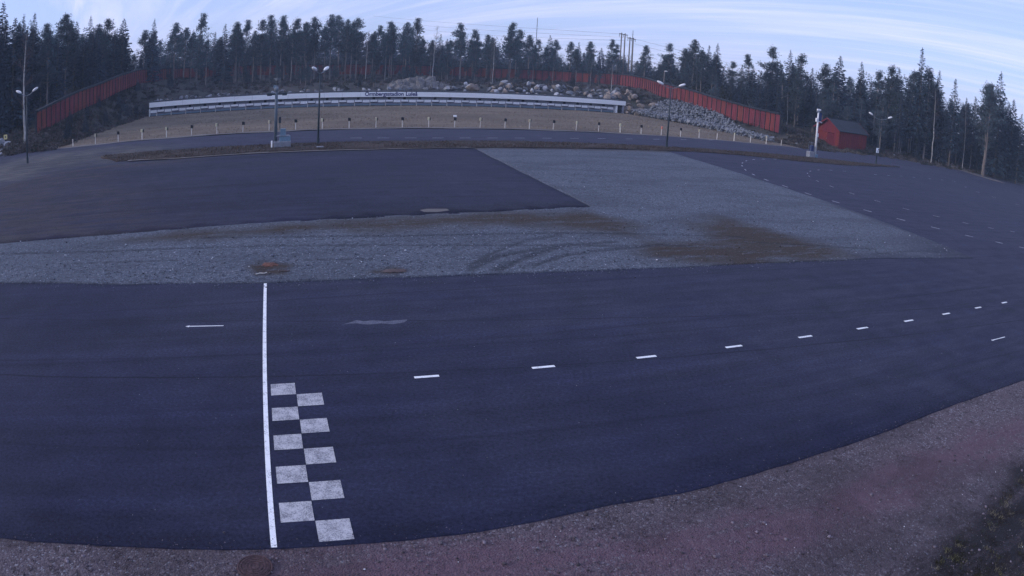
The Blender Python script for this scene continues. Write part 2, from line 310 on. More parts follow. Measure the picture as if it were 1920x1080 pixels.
# ------------------------------------------------------------------ object helpers
def link(name, me, mat=None, parent=None):
    o = bpy.data.objects.new(name, me); C.objects.link(o)
    if mat is not None and me is not None and not me.materials: me.materials.append(mat)
    if parent is not None: o.parent = parent
    return o
def empty(name, loc=(0, 0, 0), rz=0.0):
    o = bpy.data.objects.new(name, None); C.objects.link(o); o.location = loc; o.rotation_euler = (0, 0, rz); o.empty_display_size = 0.2; return o
def tag(o, label=None, cat=None, group=None, kind=None):
    for k_, v_ in (('label', label), ('category', cat), ('group', group), ('kind', kind)):
        if v_: o[k_] = v_
    return o
def mesh_np(name, V, Fc, col=None, colname='col'):
    me = bpy.data.meshes.new(name); V = np.asarray(V, np.float32); Fc = np.asarray(Fc, np.int32); n = Fc.shape[1]
    me.vertices.add(len(V)); me.vertices.foreach_set('co', V.ravel())
    me.loops.add(Fc.size); me.loops.foreach_set('vertex_index', Fc.ravel())
    me.polygons.add(len(Fc)); me.polygons.foreach_set('loop_start', np.arange(0, Fc.size, n, dtype=np.int32))
    me.update(calc_edges=True)
    if col is not None:
        a = me.color_attributes.new(colname, 'FLOAT_COLOR', 'POINT'); c = np.ones((len(V), 4), np.float32); c[:, :3] = col; a.data.foreach_set('color', c.ravel())
    return me
class MB:
    """collects simple solids into one mesh"""
    def __init__(s): s.bm = bmesh.new()
    def box(s, c, size, rz=0.0, rot=None, bevel=0.0):
        m = Matrix.Translation(c) @ (rot if rot is not None else Matrix.Rotation(rz, 4, 'Z')) @ Matrix.Diagonal((*size, 1))
        r = bmesh.ops.create_cube(s.bm, size=1.0, matrix=m)
        if bevel:
            ed = list({e for v in r['verts'] for e in v.link_edges}); bmesh.ops.bevel(s.bm, geom=ed, offset=bevel, segments=1, affect='EDGES')
        return s
    def tube(s, pts, rad, n=8, cap=True):
        pts = [Vector(p) for p in pts]; rad = rad if isinstance(rad, (list, tuple)) else [rad] * len(pts); rings = []
        for i, p in enumerate(pts):
            t = (pts[min(i + 1, len(pts) - 1)] - pts[max(i - 1, 0)]).normalized(); a = Vector((0, 0, 1)) if abs(t.z) < 0.9 else Vector((1, 0, 0))
            x = t.cross(a).normalized(); y = t.cross(x)
            rings.append([s.bm.verts.new(p + rad[i] * (math.cos(2 * math.pi * k / n) * x + math.sin(2 * math.pi * k / n) * y)) for k in range(n)])
        for A, B in zip(rings, rings[1:]):
            for k in range(n): s.bm.faces.new((A[k], A[(k + 1) % n], B[(k + 1) % n], B[k]))
        if cap: s.bm.faces.new(rings[0][::-1]); s.bm.faces.new(rings[-1])
        return s
    def prism(s, poly, z0, z1):
        a = [s.bm.verts.new((p[0], p[1], z0)) for p in poly]; b = [s.bm.verts.new((p[0], p[1], z1)) for p in poly]; n = len(poly)
        s.bm.faces.new(a[::-1]); s.bm.faces.new(b)
        for i in range(n): s.bm.faces.new((a[i], a[(i + 1) % n], b[(i + 1) % n], b[i]))
        return s
    def ball(s, c, r, sub=1, scale=(1, 1, 1)):
        bmesh.ops.create_icosphere(s.bm, subdivisions=sub, radius=1.0, matrix=Matrix.Translation(c) @ Matrix.Diagonal((r * scale[0], r * scale[1], r * scale[2], 1))); return s
    def face(s, pts): s.bm.faces.new([s.bm.verts.new(p) for p in pts]); return s
    def build(s, name, mat, parent=None, smooth=False):
        bmesh.ops.recalc_face_normals(s.bm, faces=s.bm.faces)
        me = bpy.data.meshes.new(name); s.bm.to_mesh(me); s.bm.free()
        if smooth: me.polygons.foreach_set('use_smooth', [True] * len(me.polygons))
        return link(name, me, mat, parent)
def copy_tree(o, parent=None):
    c = o.copy(); C.objects.link(c); c.parent = parent
    for ch in o.children: copy_tree(ch, c)
    return c

def rough_edge(poly, step, amp, seed, closed=True):
    out = []; n = len(poly)
    for i in range(n if closed else n - 1):
        a = np.array(poly[i][:2], float); b = np.array(poly[(i + 1) % n][:2], float); L = np.hypot(*(b - a)); m = max(1, int(L / step)); nn = np.array([-(b - a)[1], (b - a)[0]]) / max(L, 1e-6)
        for j in range(m):
            p = a + (b - a) * j / m; k = (fbm(np.array([p[0]]), np.array([p[1]]), step * 5, seed, 4)[0] - 0.5) * 2 * amp
            if j == 0: k *= 0.3
            out.append(p + nn * k)
    return np.array(out)
def sheet(name, poly, z, step, mat, zfn=None, mask=None, skirt=0.0, parent=None, far=None):
    """flat patch of ground: boundary kept exactly, filled with a grid of points"""
    poly = np.asarray(poly, float)[:, :2]; lo, hi = poly.min(0), poly.max(0)
    gx, gy = np.meshgrid(np.arange(lo[0], hi[0], step), np.arange(lo[1], hi[1], step * 0.9)); gx[1::2] += step / 2
    P = np.stack([gx.ravel(), gy.ravel()], 1)
    if far is not None: 
        D = np.hypot(P[:, 0], P[:, 1]); keep = rng.random(len(P)) < np.clip(far / np.maximum(D, 1), 0, 1)**2; P = P[keep]
    P = P[inside(P, poly)]; P = P[poly_dist(P, poly) > step * 0.35]
    V = np.vstack([poly, P]); nb = len(poly)
    r = delaunay_2d_cdt([Vector(v) for v in V.tolist()], [(i, (i + 1) % nb) for i in range(nb)], [], 1, 1e-5)
    V2 = np.array([tuple(v) for v in r[0]]); tris = np.array([f for f in r[2] if len(f) == 3])
    Z = np.full(len(V2), z) + (zfn(V2) if zfn else 0); V3 = np.column_stack([V2, Z]); col = mask(V2) if mask else np.zeros((len(V2), 3))
    a, b, c = V3[tris[:, 0]], V3[tris[:, 1]], V3[tris[:, 2]]; nz = np.cross(b - a, c - a)[:, 2]; tris[nz < 0] = tris[nz < 0][:, ::-1]
    if skirt:
        ed = {}
        for t in tris.tolist():
            for i in range(3):
                e = (t[i], t[(i + 1) % 3]); 
                if (e[1], e[0]) in ed: del ed[(e[1], e[0])]
                else: ed[e] = 1
        base = len(V3); idx = {}; ext = []; ef = []
        for (i, j) in ed:
            for q in (i, j):
                if q not in idx: idx[q] = base + len(ext); ext.append((V3[q, 0], V3[q, 1], V3[q, 2] - skirt))
            ef += [(i, idx[i], idx[j]), (i, idx[j], j)]
        V3 = np.vstack([V3, ext]); col = np.vstack([col, np.zeros((len(ext), 3))]); tris = np.vstack([tris, ef])
    me = mesh_np(name, V3, tris, col, 'mask'); return tag(link(name, me, mat, parent), kind='structure')

# ------------------------------------------------------------------ outlines of the paved and gravelled surfaces
G = lambda L: [tuple(g(*q)[:2]) for q in L]
FRONT = [(-90, -22), (-50, -10), (-30, -2.6), (-14, 2.9)] + G([(0, 1006), (150, 1018), (280, 1025), (400, 1029), (515, 1027), (700, 1016), (900, 994), (1000, 978), (1150, 943), (1280, 922), (1430, 882), (1530, 851), (1640, 815), (1750, 772), (1850, 735), (1920, 712)]) + [(22, 15.6), (40, 20), (90, 34), (150, 52)]
MAIN0 = FRONT + [(150, 92), (110, 96)] + G([(1920, 346), (1830, 325), (1760, 310), (1700, 300), (1620, 289)]) + [(41.5, 86.0)] + G([(1500, 276), (1400, 266), (1242, 255.5), (1082, 247.5), (900, 242.3), (755, 241.5), (505, 248.5), (311, 260.3), (221, 267.5), (140, 276)]) + [(-50, 51), (-62, 50), (-80, 40), (-100, 10)]
MAIN = MAIN0
LOT = G([(1107, 389), (1000, 335), (888, 279), (700, 282), (500, 288), (330, 299), (200, 311), (100, 326), (0, 352)]) + [(-46, 30), (-52, 12)] + G([(0, 458), (200, 442), (430, 425), (700, 409), (900, 400)])
GRAV = [(-52, 12.4)] + G([(0, 457), (200, 441), (430, 424), (700, 408), (900, 399), (1107, 388), (1000, 334), (888, 278), (1000, 279), (1100, 280), (1250, 284), (1450, 346), (1560, 382), (1700, 433), (1825, 484), (1620, 486), (1500, 491), (1280, 501), (1100, 508), (900, 515), (700, 522), (497, 531), (300, 533), (0, 531)]) + [(-40, 8.6), (-60, 2)]
STRIP = G([(190, 294), (310, 284), (420, 277), (520, 272), (640, 268), (760, 267), (900, 266), (1100, 270), (1250, 276.5), (1450, 290), (1600, 305), (1688, 314), (1600, 311), (1500, 303), (1450, 297), (1300, 285), (1250, 284), (1100, 279), (900, 278), (700, 281), (500, 287), (330, 298), (215, 304)])
RANGE_U = (-42.3, 41.0)
def zrange(v): return -0.75 * np.clip(v / 46.66, 0, 1.2)
RANGE_POLY = [uv2(u, v) for u, v in ((-42.3, -3), (41, -3), (41, 50.5), (-42.3, 50.5))]

# fence line: top points taken from the photo on the planes the fence stands in
FT = [plane_u(68, 209.6, -48.5), plane_u(107, 190.4, -48.2), plane_u(148, 171, -47.6), plane_u(190, 156.3, -47), plane_u(225, 141.5, -46.5), plane_u(262, 130.5, -46.2)]
FT += [np.array([*uv2(-46, 84), 7.3]), np.array([*uv2(-44, 101), 7.1])]
FT += [plane_v(x, y, v) for x, y, v in ((420, 124.5, 103), (500, 122, 104), (600, 121, 104), (700, 120.5, 104), (800, 123, 103.5), (900, 127, 102.5), (1000, 131, 98), (1100, 137, 90))]
FT += [at_d(x, y, D) for x, y, D in ((1150, 138.5, 166), (1180, 141, 157), (1210, 146.5, 146), (1238, 154.8, 134), (1270, 163, 127), (1301, 171, 121), (1330, 180, 116), (1359, 188.5, 111), (1390, 197, 107), (1421, 205, 103), (1443, 209.5, 99.5), (1464, 214.5, 96))]
FENCE_H = 2.55
# terrain by thin-plate spline
ctrl = [(*to_uv(p), p[2] - FENCE_H + 0.05) for p in FT]
for v in range(0, 50, 8): ctrl += [(-43, v, -0.02 * v), (42, v, -0.015 * v)]
for u in range(-40, 41, 16): ctrl += [(u, 50, 0.2), (u, 54, 1.3), (u, 75, 2.4)]
ctrl += [(-57, 18, 0.3), (-60, 24, 0.9), (-53, 10, 0.05), (-66, 12, 0.5), (-54, 25, 1.3), (-70, 30, 2.2), (-75, 90, 6.0), (-20, 130, 5.2), (40, 130, 4.6), (-80, 150, 7), (80, 60, 3.0), (66, 25, 1.4), (58, 8, 0.6), (55, -2, 0.1), (60, 100, 4.6), (100, 20, 1.5), (100, 60, 3.0), (130, 40, 3), (-60, 5, 0.2), (-75, 0, 0.8), (-70, -30, 0.2), (0, 230, 8), (150, 150, 6), (-150, 100, 7), (-150, 0, 2)]
ctrl = np.array(ctrl, float)
def _tps(r): r = np.maximum(r, 1e-6); return r * r * np.log(r)
_n = len(ctrl); _A = np.zeros((_n + 3, _n + 3)); _R = np.hypot(ctrl[:, None, 0] - ctrl[None, :, 0], ctrl[:, None, 1] - ctrl[None, :, 1])
_A[:_n, :_n] = _tps(_R) + np.eye(_n) * 30; _A[:_n, _n:] = np.column_stack([np.ones(_n), ctrl[:, :2]]); _A[_n:, :_n] = _A[:_n, _n:].T
_W = np.linalg.solve(_A, np.concatenate([ctrl[:, 2], [0, 0, 0]]))
CAMSIDE = [(-120, -60), (160, -60), (160, 60)] + FRONT[::-1] + [(-120, -30)]
def H(P):
    P = np.atleast_2d(np.asarray(P, float))[:, :2]; u, v = to_uv(P); r = np.hypot(u[:, None] - ctrl[None, :, 0], v[:, None] - ctrl[None, :, 1])
    z = _tps(r) @ _W[:_n] + _W[_n] + _W[_n + 1] * u + _W[_n + 2] * v
    far = smooth(120, 260, np.hypot(u, v - 30)); z = np.clip(z, -0.3, 8.5) * (1 - far) + 7.0 * far
    z = z + (fbm(P[:, 0], P[:, 1], 7, 3) - 0.5) * 0.7
    sd = np.minimum(sdist(P, MAIN), sdist(P, CAMSIDE)); sr = sdist(P, RANGE_POLY)
    w1 = smooth(0.3, 6, sd); w2 = smooth(0.2, 4.5, sr)
    z0 = -0.06 + 0 * v; zr = zrange(v) - 0.06
    z = zr + (z - zr) * w2; z = z0 + (z - z0) * w1; return z
def H1(x, y): return float(H([(x, y)])[0])

def build_terrain():
    ax = np.concatenate([-np.geomspace(600, 150, 14), np.arange(-140, 160, 2.0), np.geomspace(165, 600, 14)])
    ay = np.concatenate([-np.geomspace(300, 40, 6), np.arange(-30, 200, 2.0), np.geomspace(205, 700, 14)])
    X, Y = np.meshgrid(ax, ay); P = np.stack([X.ravel(), Y.ravel()], 1); Z = np.concatenate([H(P[i:i + 6000]) for i in range(0, len(P), 6000)])
    w, h = len(ax), len(ay); i = np.arange(w * h).reshape(h, w); Fc = np.stack([i[:-1, :-1], i[:-1, 1:], i[1:, 1:], i[1:, :-1]], -1).reshape(-1, 4)
    me = mesh_np('ground', np.column_stack([P, Z]), Fc); me.polygons.foreach_set('use_smooth', [True] * len(me.polygons))
    tag(link('ground', me, MT['floor']), kind='structure')
build_terrain()

# ---- main asphalt
TRK = [([(0, 700), (150, 704), (300, 707), (500, 704), (760, 698), (1000, 690)], 0.035), ([(0, 597), (250, 600), (500, 604), (800, 598)], 0.03)]
TRK2 = [[(0, 702), (490, 706)], [(1300, 545), (1920, 500)], [(1180, 318), (1500, 322), (1900, 400)], [(560, 560), (1200, 520)]]
def main_mask(P):
    m = np.zeros((len(P), 3)); x, y = P[:, 0], P[:, 1]
    near = G([(1500, 491), (1280, 501), (1620, 486), (1825, 484)]); m[:, 0] = np.maximum(m[:, 0], 0.55 * smooth(2.6, 0, poly_dist(P, near, False)))
    left = G([(0, 330), (60, 305), (200, 290)]); m[:, 1] = np.maximum(m[:, 1], 1.0 * smooth(9, 2, poly_dist(P, left, False))); m[:, 2] = np.maximum(m[:, 2], 0.35 * smooth(12, 3, poly_dist(P, left, False)) * (fbm(x, y, 3, 17) > 0.5))
    m[:, 0] = np.maximum(m[:, 0], 0.85 * smooth(-11.5, -9.5, to_uv(P)[1]) + 0.35 * smooth(20, 45, x - 0.0 * y) * smooth(30, 60, y))
    m[:, 0] = np.maximum(m[:, 0], 0.62 * smooth(10.5, 16.5, np.hypot(x, y)) * smooth(-14, -2, x + 0.0 * y))  # pale ramp imitating lens vignette: darker near and left, painted into the mask
    edge = G([(1700, 300), (1760, 310), (1830, 325), (1920, 346)]); m[:, 1] = np.maximum(m[:, 1], 0.9 * smooth(4, 0, poly_dist(P, edge, False)))
    for L, w in TRK: m[:, 2] = np.maximum(m[:, 2], 0.8 * smooth(w * 3.0, 0, poly_dist(P, G(L), False)))
    return m
_fo = list(FRONT[:3]) + [tuple(p) for p in rough_edge(FRONT[3:-2], 0.35, 0.03, 2, False)] + list(MAIN0[len(FRONT) - 3:])
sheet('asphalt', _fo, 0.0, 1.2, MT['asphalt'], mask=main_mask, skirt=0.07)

def lot_mask(P):
    m = np.zeros((len(P), 3)); a = poly_dist(P, G([(0, 352), (0, 458)]), False)
    m[:, 1] = 0.8 * smooth(13, 1.0, a + (fbm(P[:, 0], P[:, 1], 4, 5) - 0.5) * 8); m[:, 1] = np.maximum(m[:, 1], 0.75 * smooth(3.5, 0, poly_dist(P, G([(60, 330), (200, 313), (330, 302)]), False)))
    m[:, 0] = 0.35 * smooth(0.45, 0.7, fbm(P[:, 0], P[:, 1], 5, 9)) + 0.5 * smooth(4, 0, poly_dist(P, G([(840, 330), (1000, 360)]), False))
    m[:, 2] = 0.7 * smooth(1.6, 0.3, poly_dist(P, G([(640, 405), (900, 394), (1090, 386)]), False)) * (fbm(P[:, 0], P[:, 1], 2, 11) > 0.3); return np.clip(m, 0, 1)
sheet('worn_parking_surface', rough_edge(LOT, 0.6, 0.05, 3), 0.03, 0.8, MT['lot'], mask=lot_mask, skirt=0.04)

RUTS = [([(0, 478), (200, 473), (500, 463), (800, 461), (1100, 463), (1300, 462)], 0.07), ([(380, 448), (760, 444), (1100, 438), (1400, 446)], 0.06),
        ([(880, 508), (930, 483), (1000, 470), (1070, 462)], 0.10), ([(930, 508), (990, 482), (1060, 462), (1150, 455)], 0.11), ([(1000, 500), (1060, 480), (1140, 470), (1250, 460)], 0.09), ([(880, 500), (920, 478), (990, 452), (1050, 442)], 0.07),
        ([(1420, 455), (1520, 462), (1640, 468)], 0.07), ([(540, 492), (600, 488), (700, 487)], 0.05), ([(1640, 478), (1700, 472), (1780, 474)], 0.06), ([(120, 497), (220, 493), (330, 490)], 0.05)]
DIRT = [[(230, 452), (330, 440), (520, 426), (700, 414), (850, 404), (1000, 400), (1110, 402), (1200, 425), (1180, 440), (1250, 452), (1060, 428), (900, 420), (700, 432), (520, 438), (330, 450)],
        [(1190, 470), (1215, 455), (1330, 452), (1310, 420), (1350, 410), (1420, 428), (1500, 448), (1600, 480), (1500, 490), (1400, 498), (1290, 490), (1210, 485)],
        [(700, 512), (740, 503), (765, 509), (735, 515)], [(465, 500), (490, 492), (545, 500), (530, 515), (480, 514)]]
DIRTW = [(g_ if False else np.array(G(D_))) for D_ in DIRT]
def grav_mask(P):
    m = np.zeros((len(P), 3)); wx = (fbm(P[:, 0], P[:, 1], 1.4, 21) - 0.5) * 1.4
    for i, D_ in enumerate(DIRTW):
        soft = 1.1 if i < 2 else 0.3; m[:, 0] = np.maximum(m[:, 0], smooth(soft, -soft * 0.8, sdist(P, D_) + wx * (1 if i < 2 else 0.2)))
    m[:, 0] = np.maximum(m[:, 0], 0.7 * smooth(1.0, 0, poly_dist(P, G([(888, 279), (1100, 281), (1250, 285)]), False)))
    m[:, 2] = np.maximum(smooth(7, 0.5, np.hypot(P[:, 0] - 23.0, P[:, 1] - 27.6)), 0.7 * smooth(1.2, 0, poly_dist(P, G([(1560, 382), (1700, 433), (1825, 484), (1620, 485)]), False)))
    for L, w in RUTS: m[:, 1] = np.maximum(m[:, 1], 0.74 * smooth(w * 2.4, w * 0.3, poly_dist(P, G(L), False) + (fbm(P[:, 0], P[:, 1], 0.7, 31) - 0.5) * 0.12))
    return m
def grav_z(P):
    z = (fbm(P[:, 0], P[:, 1], 0.8, 41) - 0.5) * 0.035 + (fbm(P[:, 0], P[:, 1], 6, 42) - 0.5) * 0.03
    for L, w in RUTS:
        d = poly_dist(P, G(L), False); z = z - 0.02 * smooth(w * 2, 0, d) + 0.014 * np.exp(-((d - w * 2.4) / (w))**2)
    return z
sheet('gravel', rough_edge(GRAV, 0.25, 0.10, 8), 0.028, 0.17, MT['gravel'], zfn=grav_z, mask=grav_mask, skirt=0.05, far=26)
sheet('grass_median', rough_edge(STRIP, 0.5, 0.35, 12), 0.06, 0.45, MT['strip'], zfn=lambda P: (fbm(P[:, 0], P[:, 1], 1.5, 51) - 0.3) * 0.16, skirt=0.1)
def road_seg(poly_px, name, z, mat): return sheet(name, G(poly_px), z, 1.5, mat)

# range grass: slopes gently down from the posts to the target shelter
def build_range():
    us = np.arange(-42.3, 41.2, 0.7); vs = np.concatenate([np.arange(0, 47.2, 0.6), [50.4]]); U, V_ = np.meshgrid(us, vs); U, V_ = U.ravel().copy(), V_.ravel()
    P = O + U[:, None] * DU + V_[:, None] * DV; edge = smooth(-0.5, 1.5, np.minimum(V_, np.minimum(U + 42.3, 41 - U)))
    Z = zrange(V_) + 0.02 + (fbm(P[:, 0], P[:, 1], 2.4, 61) - 0.35) * 0.16 * edge; w, h = len(us), len(vs); i = np.arange(w * h).reshape(h, w)
    me = mesh_np('range_grass', np.column_stack([P, Z]), np.stack([i[:-1, :-1], i[:-1, 1:], i[1:, 1:], i[1:, :-1]], -1).reshape(-1, 4)); me.polygons.foreach_set('use_smooth', [True] * len(me.polygons))
    tag(link('range_lawn', me, MT['range']), kind='structure')
    pts = [uv2(u, -0.9 + 0.25 * math.sin(u * 0.7)) for u in np.arange(-42.5, 41, 0.8)] + [uv2(u, 0.3) for u in np.arange(41, -42.5, -0.8)]
    sheet('sandy_edge', pts, 0.02, 0.5, MT['sand'], zfn=lambda P: (fbm(P[:, 0], P[:, 1], 1.5, 51) - 0.5) * 0.04)
build_range()
_gp = G([(240, 302.5), (330, 298.2), (500, 287.4), (700, 281.2), (890, 277.6)]); _e = [np.array(p) for p in _gp]
sheet('gravel_shoulder', rough_edge([tuple(p + DV * 0.25) for p in _e] + [tuple(p - DV * 0.30) for p in _e[::-1]], 0.5, 0.12, 15), 0.075, 0.4, MT['sand'])
# foreground verge
VERGE = [(-60, -40), (80, -40), (80, 32.0)] + [(p[0], p[1] + 0.35) for p in FRONT[::-1] if -40 < p[0] < 60] + [(-60, -12)]
VERGE = [(-30, -8), (40, -8), (40, 20.6)] + [(p[0], p[1] + 0.25) for p in FRONT[::-1] if -31 < p[0] < 39] 
DARKVEG = np.array(G([(1920, 885), (1880, 925), (1850, 955), (1830, 985), (1790, 1010), (1760, 1045), (1740, 1080)]) + [(6.0, 2), (20, 0), (20, 10)])
DARKVEG = np.array(G([(1960, 850), (1920, 885), (1880, 925), (1850, 955), (1830, 985), (1790, 1010), (1760, 1045), (1740, 1085)]) + [(5.5, 0), (25, 0), (25, 12)])
def verge_mask(P):
    m = np.zeros((len(P), 3)); m[:, 2] = smooth(0.75, -0.15, sdist(P, DARKVEG) + (fbm(P[:, 0], P[:, 1], 0.6, 71) - 0.5) * 0.9)
    band = poly_dist(P, G([(560, 1080), (900, 1060), (1250, 1030), (1500, 990), (1700, 900), (1920, 800)]), False); m[:, 0] = 0.75 * smooth(1.1, 0.1, band + (fbm(P[:, 0], P[:, 1], 1.0, 73) - 0.5) * 0.8)
    m[:, 1] = 0.30 * smooth(0.52, 0.66, fbm(P[:, 0], P[:, 1], 1.1, 75)); return m
sheet('gravel_verge', VERGE, -0.028, 0.12, MT['verge'], zfn=lambda P: (fbm(P[:, 0], P[:, 1], 0.5, 77, 5) - 0.5) * 0.05, mask=verge_mask, far=16)

# forest track seen between the trees on the right
def drape(name, pts, width, mat, lift=0.06):
    V, Fc = [], []
    for i, p in enumerate(pts):
        t = np.array(pts[min(i + 1, len(pts) - 1)]) - np.array(pts[max(i - 1, 0)]); t = t / np.hypot(*t); nn = np.array([-t[1], t[0]]); w = width * (0.9 + 0.25 * rnd.random())
        for k in (-1, -0.5, 0, 0.5, 1): q = np.array(p) + nn * w * k / 2; V.append((q[0], q[1], H1(*q) + lift))
        if i:
            for k in range(4): a = (i - 1) * 5 + k; Fc.append((a, a + 1, a + 6, a + 5))
    return tag(link(name, mesh_np(name, V, Fc), mat), kind='structure')
PATHPT = [np.array(p[:2]) for p in (at_d(1783, 291, 128), at_d(1800, 299, 122), at_d(1815, 306, 119), at_d(1835, 314, 117), at_d(1858, 322, 116), at_d(1880, 330, 117))]
_pp = []
for a, b in zip(PATHPT, PATHPT[1:]): _pp += [a + (b - a) * t for t in (0, 0.25, 0.5, 0.75)]
drape('path', _pp + [PATHPT[-1]], 3.2, MT['sand'], 0.12)

def hit(px, py, lo=55, hi=170):
    for D in np.arange(lo, hi, 1.0):
        p = at_d(px, py, D)
        if p[2] <= H1(p[0], p[1]): return p
    return p
# ------------------------------------------------------------------ painted markings
def strip_box(name, A, B, w, mat, z0=0.004, th=0.003, parent=None):
    A, B = np.array(A[:2]), np.array(B[:2]); c = (A + B) / 2; L = np.hypot(*(B - A)); o = MB().box((0, 0, th / 2), (L, w, th)).build(name, mat, parent)
    o.location = (c[0], c[1], z0); o.rotation_euler = (0, 0, math.atan2(*(B - A)[::-1])); return o
pl = [(497.5, 531.5), (496, 575), (495, 640), (494.5, 704), (496.5, 780), (500.5, 849), (504, 920), (508.5, 969), (514, 1027)]
def ribbon(name, px, w, mat, z=0.006, parent=None):
    P = [np.array(p) for p in G(px)]; V, Fc = [], []
    for i, p in enumerate(P):
        t = P[min(i + 1, len(P) - 1)] - P[max(i - 1, 0)]; t = t / np.hypot(*t); nn = np.array([-t[1], t[0]]); V += [(*(p - nn * w / 2), z), (*(p + nn * w / 2), z)]
        if i: a = 2 * i - 2; Fc.append((a, a + 1, a + 3, a + 2))
    return link(name, mesh_np(name, V, Fc), mat, parent)
tag(ribbon('start_line', [pl[0], pl[-1]], 0.085, MT['white']), 'long solid white line painted across the near asphalt beside the checks', 'road marking')
CO, CA = np.array([-4.559, 11.516]), 0.3513
cu = np.array([math.cos(CA), math.sin(CA)]); cv = np.array([math.sin(CA), -math.cos(CA)])
ck = tag(empty('checkered_marking', (*(CO + 0.5 * cu), 0)), 'two columns of white painted squares in a checkered pattern beside the long line', 'road marking')
for r_ in range(10):
    c_ = r_ % 2; p = CO + (c_ + 0.5) * 0.5 * cu + (r_ + 0.5) * 0.5 * cv
    o = MB().box((0, 0, 0.0015), (0.49, 0.485, 0.003)).build('painted_square', MT['check'], ck); o.location = (*(p - (CO + 0.5 * cu)), 0.004); o.rotation_euler = (0, 0, CA)
ORD = ['first', 'second', 'third', 'fourth', 'fifth', 'sixth', 'seventh', 'eighth', 'ninth', 'tenth', 'eleventh', 'twelfth', 'thirteenth', 'fourteenth', 'fifteenth', 'sixteenth', 'seventeenth', 'eighteenth', 'nineteenth', 'twentieth']
ORD += ['twenty-' + w for w in ORD[:9]] + ['thirtieth', 'thirty-first', 'thirty-second', 'thirty-third', 'thirty-fourth', 'thirty-fifth']
def dashes(px, w, L, mat, lab, grp):
    P = [np.array(p) for p in G(px)]
    for i, p in enumerate(P):
        t = P[min(i + 1, len(P) - 1)] - P[max(i - 1, 0)]; t = t / np.hypot(*t); o = strip_box('lane_dash', p - t * L / 2, p + t * L / 2, w, mat, 0.004)
        tag(o, lab % ORD[i], 'road marking', grp)
dashes([(800, 706.5), (1019, 688.5), (1212, 669.5), (1376, 650), (1510, 631.5), (1617, 615.5), (1704, 601.5), (1774, 588.5), (1834, 577), (1883, 567.5)], 0.085, 0.5, MT['white'], 'bright white dash, %s from the left in the near lane line', 'dashes of the near lane line')
Z3 = lambda L: [(1280 + x / 3, 250 + y / 3) for x, y in L]
dashes(Z3([(520, 145), (456, 145), (400, 147), (358, 155), (336, 167), (334, 183), (353, 206), (398, 232), (470, 262), (575, 298), (705, 340), (862, 386), (1040, 436), (1228, 485), (1421, 532), (1611, 578), (1780, 615), (1912, 643)]), 0.11, 0.60, MT['faint'], 'small white dash, %s along the hooked row beside the gravel edge', 'dashes of the hooked row beside the gravel')
dashes(Z3([(910, 213), (835, 207), (765, 206), (718, 213), (702, 225), (712, 242), (758, 268), (838, 299), (951, 338), (1096, 382), (1257, 426), (1428, 467), (1591, 505), (1734, 533), (1855, 553)]), 0.07, 0.55, MT['faint'], 'faint white dash, %s along the second hooked row on the right lot', 'dashes of the second hooked row')
dashes(Z3([(1085, 232), (1158, 237), (1228, 241), (1300, 247), (1390, 255), (1460, 262), (1525, 270), (1592, 302), (1660, 330), (1750, 360), (1880, 400)]), 0.07, 0.6, MT['faint'], 'faint white dash, %s along the farthest row on the right lot', 'dashes of the farthest row')
dashes([(667.5 + 51.2 * i, 258.7 + 0.0001 * 0 + (0 if i < 5 else 0.14 * (i - 5)**1.6)) for i in range(14)], 0.10, 0.95, MT['faint'], 'faded dash, %s from the left along the road below the lane posts', 'dashes of the far road')
def arrow(px_tip, px_tail, lab):
    T, Q = g(*px_tip)[:2], g(*px_tail)[:2]; d = T - Q; L = np.hypot(*d); m = MB()
    m.prism([(0, -0.02), (L - 0.1, -0.02), (L - 0.1, -0.055), (L, 0), (L - 0.1, 0.055), (L - 0.1, 0.02), (0, 0.02)], 0.004, 0.007)
    o = m.build('arrow_marking', MT['white']); o.location = (*Q, 0); o.rotation_euler = (0, 0, math.atan2(d[1], d[0])); tag(o, lab, 'road marking', 'painted arrows')
arrow((348, 612.3), (419, 611), 'thin white arrow pointing left, painted left of the long line')
arrow((1859, 638.5), (1884, 632), 'thin white arrow pointing left, below the far end of the near dashes')
def smudge(name, pts, lab, mat, z=0.005, seed=5):
    o = sheet(name, rough_edge(G(pts), 0.06, 0.02, seed), z, 0.12, mat); o['kind'] = 'thing'; tag(o, lab, 'stain')
smudge('paint_smudge', [(642, 608.5), (655, 605), (668, 600.5), (682, 602.5), (700, 601), (722, 602.5), (764, 599.5), (758, 604.5), (738, 608), (712, 606.5), (690, 609), (668, 606.5)], 'pale dried smear on the asphalt right of the long line', mat_paint('smear', (0.17, 0.175, 0.215), 0.34))
smudge('sand_patch', [(787, 395.5), (800, 393), (838, 393), (843, 396), (820, 399), (795, 399)], 'small pale sand patch on the edge of the worn lot', MT['sand'], 0.036)

